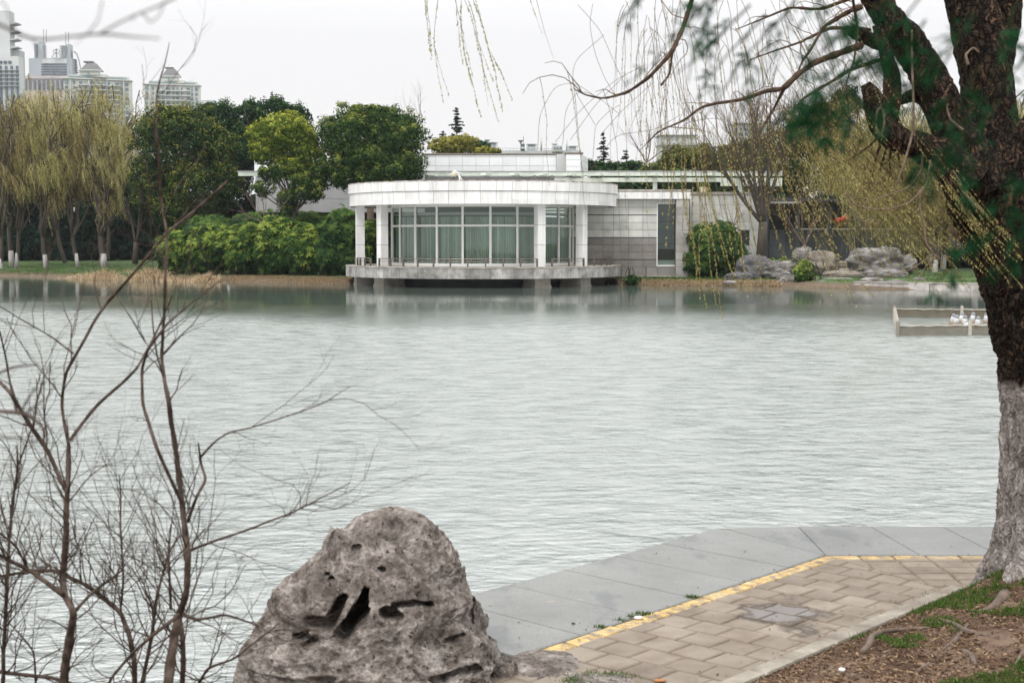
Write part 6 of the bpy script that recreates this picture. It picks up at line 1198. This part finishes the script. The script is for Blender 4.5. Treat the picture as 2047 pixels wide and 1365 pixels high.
# twin crowned hotel tower with monogram
ht=thing('twin_crown_tower','steel grey twin topped tower with a double letter monogram between its crowns','building',(xat(112,900),900,2)); YR=900
mb=fb(ht,'main_block',66,152,117,520,YR,40,'fsteel')
for y in range(128,152,5): fb(ht,'window_band',90,140,y,y+2.2,YR,1,'fdark',-.6)
fb(ht,'glass_front',92,141,119,127,YR,1,'fwhite',-.5); fb(ht,'podium',50,172,152,520,YR,60,'fpink',-20); fb(ht,'podium_band',50,172,156,158,YR,60,'fsteel',-20.8)
for px in range(56,170,9): fb(ht,'podium_window',px,px+4,161,180,YR,1,'fdark',-21)
for x0_,x1_,yt_,an in ((77,86,87,None),(86,95,84,1),(131,140,91,None),(140,149,89,2)):
    fb(ht,'crown_tower',x0_,x1_,yt_,118,YR,16,'fsteel',4)
for y in range(90,118,4): fb(ht,'crown_ring',93,97.5,y,y+1.6,YR,14,'fgrey',3); fb(ht,'crown_ring',127,141,y+2,y+3.6,YR,14,'fgrey',3)
for y in range(90,118,4): fb(ht,'crown_slot',79,84,y,y+1.6,YR,2,'fdark',3.4); fb(ht,'crown_slot',133,139.6,y+3.9,y+5.5,YR,2,'fdark',3.4)
for px,yt_,yb_ in ((87,59,85),(92.5,60,85),(131.5,64,92),(137,64.5,92)): a=Acc(); a.bar(at(px,yb_,YR+8),at(px,yt_,YR+8),.3); build('mast',a,K['fgrey'],ht)
for sgn,cx_,yt_ in ((-1,77,98),(1,149,102)):   # curved outer fins
    pts=[(cx_,yt_),(cx_+sgn*6,108),(cx_+sgn*10,120),(cx_+sgn*13,135),(cx_+sgn*14,152)]; a=Acc(); V=[];n=len(pts)
    for d_ in (0,6):
        for p in pts: V.append(at(p[0],p[1],YR+6+d_))
        for p in pts: V.append(at(p[0]-sgn*2.4,p[1]+2,YR+6+d_))
    f=[]
    for k in range(n-1): f+=[(k,k+1,n+k+1,n+k),(2*n+k,2*n+k+1,3*n+k+1,3*n+k),(k,k+1,2*n+k+1,2*n+k)]
    a.add(V,f); build('outer_fin',a,K['fsteel'],ht)
    for y in range(118,152,5): a=Acc(); w_=cx_+sgn*(8+(y-118)*.13); x0_,x1_=sorted((w_,cx_)); fb(ht,'fin_floor',x0_,x1_,y,y+2.2,YR,20,'fsteel',8)
    for dx in (1,4,7): fb(ht,'fin_strut',cx_+sgn*dx-.6,cx_+sgn*dx+.6,120,152,YR,10,'fgrey',9)
def letter(ch,cx_,cy_,hpx,Y,mirror,par,m):
    cu=bpy.data.curves.new('letter','FONT'); cu.body=ch; cu.size=1; cu.extrude=.03; cu.align_x='CENTER'; ob=bpy.data.objects.new('tmp',cu); col.objects.link(ob)
    dg=bpy.context.evaluated_depsgraph_get(); me=bpy.data.meshes.new_from_object(ob.evaluated_get(dg)); bpy.data.objects.remove(ob)
    s=hpx*Y/F/.7; c=at(cx_,cy_,Y); pl=parent_loc(par)
    for v in me.vertices: x,y,z=v.co; v.co=(c[0]+(-x if mirror else x)*s*1.05-pl[0],c[1]+z*s-pl[1],c[2]+y*s-pl[2])
    me.materials.clear(); me.materials.append(m); o=bpy.data.objects.new('monogram_letter',me); col.objects.link(o); o.parent=par
letter('R',116.5,114.5,15.5,YR-3,False,ht,K['fgrey']); letter('R',109.5,114.5,15.5,YR-3,True,ht,K['fgrey'])
a=Acc(); a.bar(at(113,115,YR-3),at(113,97,YR-3),.25); a.bar(at(104,115.5,YR-3),at(123,115.5,YR-3),.25); build('monogram_stand',a,K['fgrey'],ht)
# rooftop drums on the middle horizon
rb=thing('rooftop_plant_building','distant white roof with capped drums, masts and two pale chimneys above the hall','building',(xat(1060,320),320,2)); YF=320
fb(rb,'roof_block',960,1162,301,420,YF,20,'fwhite')
for cx_,yt_,hw in ((984,284,11),(1063,287.5,11),(1145,291.5,10)):
    x,_,_2=at(cx_,290,YF); a=Acc(); a.tube([(x,YF+2,zat(303,YF)),(x,YF+2,zat(yt_+1.5,YF))],(hw-3)*YF/F,20); dr=build('drum',a,K['fgrey'],rb,True); a=Acc(); a.tube([(x,YF+2,zat(yt_+1.5,YF)),(x,YF+2,zat(yt_,YF)),(x,YF+2,zat(yt_-1.6,YF))],[hw*YF/F,(hw+.8)*YF/F,hw*.4*YF/F],24); build('cap',a,K['fgrey'],dr,True)
    for sx_ in (-1,1): a=Acc(); a.bar((x+sx_*(hw-1.5)*YF/F,YF,zat(303,YF)),(x+sx_*(hw-1.5)*YF/F,YF,zat(yt_,YF)),.12); build('post',a,K['fwhite'],dr)
for px,py,Yx in ((974,280,YF),(1041,281,YF),(1109,288,YF)):
    a=Acc(); c=at(px,py,YF-1); a.tube([(c[0],YF-1,c[2]-.9),(c[0],YF-1,c[2]-.3),(c[0],YF-1,c[2])],[.1,.35,.75],14); a.bar((c[0],YF-1,zat(303,YF)),(c[0],YF-1,c[2]-.5),.1); build('dish',a,K['fgrey'],rb)
for px,yt_ in ((1082,268.5),(1133,277.5)): a=Acc(); c=at(px,yt_,YF-2); a.tube([(c[0],YF-2,zat(303,YF)),(c[0],YF-2,c[2])],[.2,.2],10); build('chimney',a,K['fapt'],rb,True)
fb(rb,'sign_box',1041,1049,288,302,YF,1,'fdark',-3); fb(rb,'sign_stripe',1041,1049,294,297.5,YF,1,'fwhite',-3.4); fb(rb,'plant_box',1104,1124,291,303,YF,3,'fwhite',-3)
for px in (1107,1113,1119): fb(rb,'plant_window',px,px+3,294,297,YF,.4,'fdark',-3.5)
a=Acc(); a.bar(at(1046,290,YF-3),at(1046.5,272,YF-3),.06); build('mast',a,K['fdark'],rb)
a=Acc(); 
for px in range(998,1104,7): a.bar(at(px,302,YF-1),at(px,296,YF-1),.05,n=4)
a.bar(at(996,296,YF-1),at(1104,298,YF-1),.06,n=4); build('roof_railing',a,K['fwhite'],rb)
b3=thing('pale_apartment_block','pale apartment block half hidden by hanging willow twigs above the pergola','building',(xat(1350,520),520,2)); YB3=520
fb(b3,'roof_block',1318,1391,272,287,YB3,12,'fwhite',-1); fb(b3,'roof_slab',1315,1393,269,271,YB3,14,'fgrey',-2); fb(b3,'facade',1318,1415,290,520,YB3,14,'fapt'); fb(b3,'cornice',1316,1417,287.5,289.8,YB3,15,'fwhite',-1)
for r_ in range(4):
    for px in (1323,1331,1339,1352,1363,1372,1384,1396,1407): fb(b3,'window',px,px+5,293+r_*9,298+r_*9,YB3,.6,'fwin',-.4)
    fb(b3,'balcony',1320,1345,299+r_*9,301+r_*9,YB3,1.5,'fwhite',-1.6)
b4=thing('pale_apartment_block','faint pale block high behind the bare tree','building',(xat(1500,560),560,2)); fb(b4,'facade',1470,1532,248,520,560,14,'fapt'); fb(b4,'roof_slab',1467,1535,244,247,560,15,'fwhite',-1)
for r_ in range(5):
    for px in (1476,1486,1497,1508,1520): fb(b4,'window',px,px+6,256+r_*10,261+r_*10,560,.6,'fwin',-.4)
# ================================================================ HAZE
HAZE=True
if HAZE:
    a=Acc(); a.box((-700,-80,-2),(700,1150,175)); hz=build('haze',a,None); hz['kind']='stuff'; hz['label']='thin pale haze over the lake and the city beyond'
    m=bpy.data.materials.new('haze_air'); m.use_nodes=True; t=m.node_tree; t.nodes.remove(t.nodes['Principled BSDF']); pv_=t.nodes.new('ShaderNodeVolumePrincipled'); pv_.inputs['Density'].default_value=.00014; pv_.inputs['Color'].default_value=(.93,.95,1,1); pv_.inputs['Anisotropy'].default_value=.2
    L(t,pv_.outputs[0],t.nodes['Material Output'].inputs['Volume']); hz.data.materials.clear(); hz.data.materials.append(m)
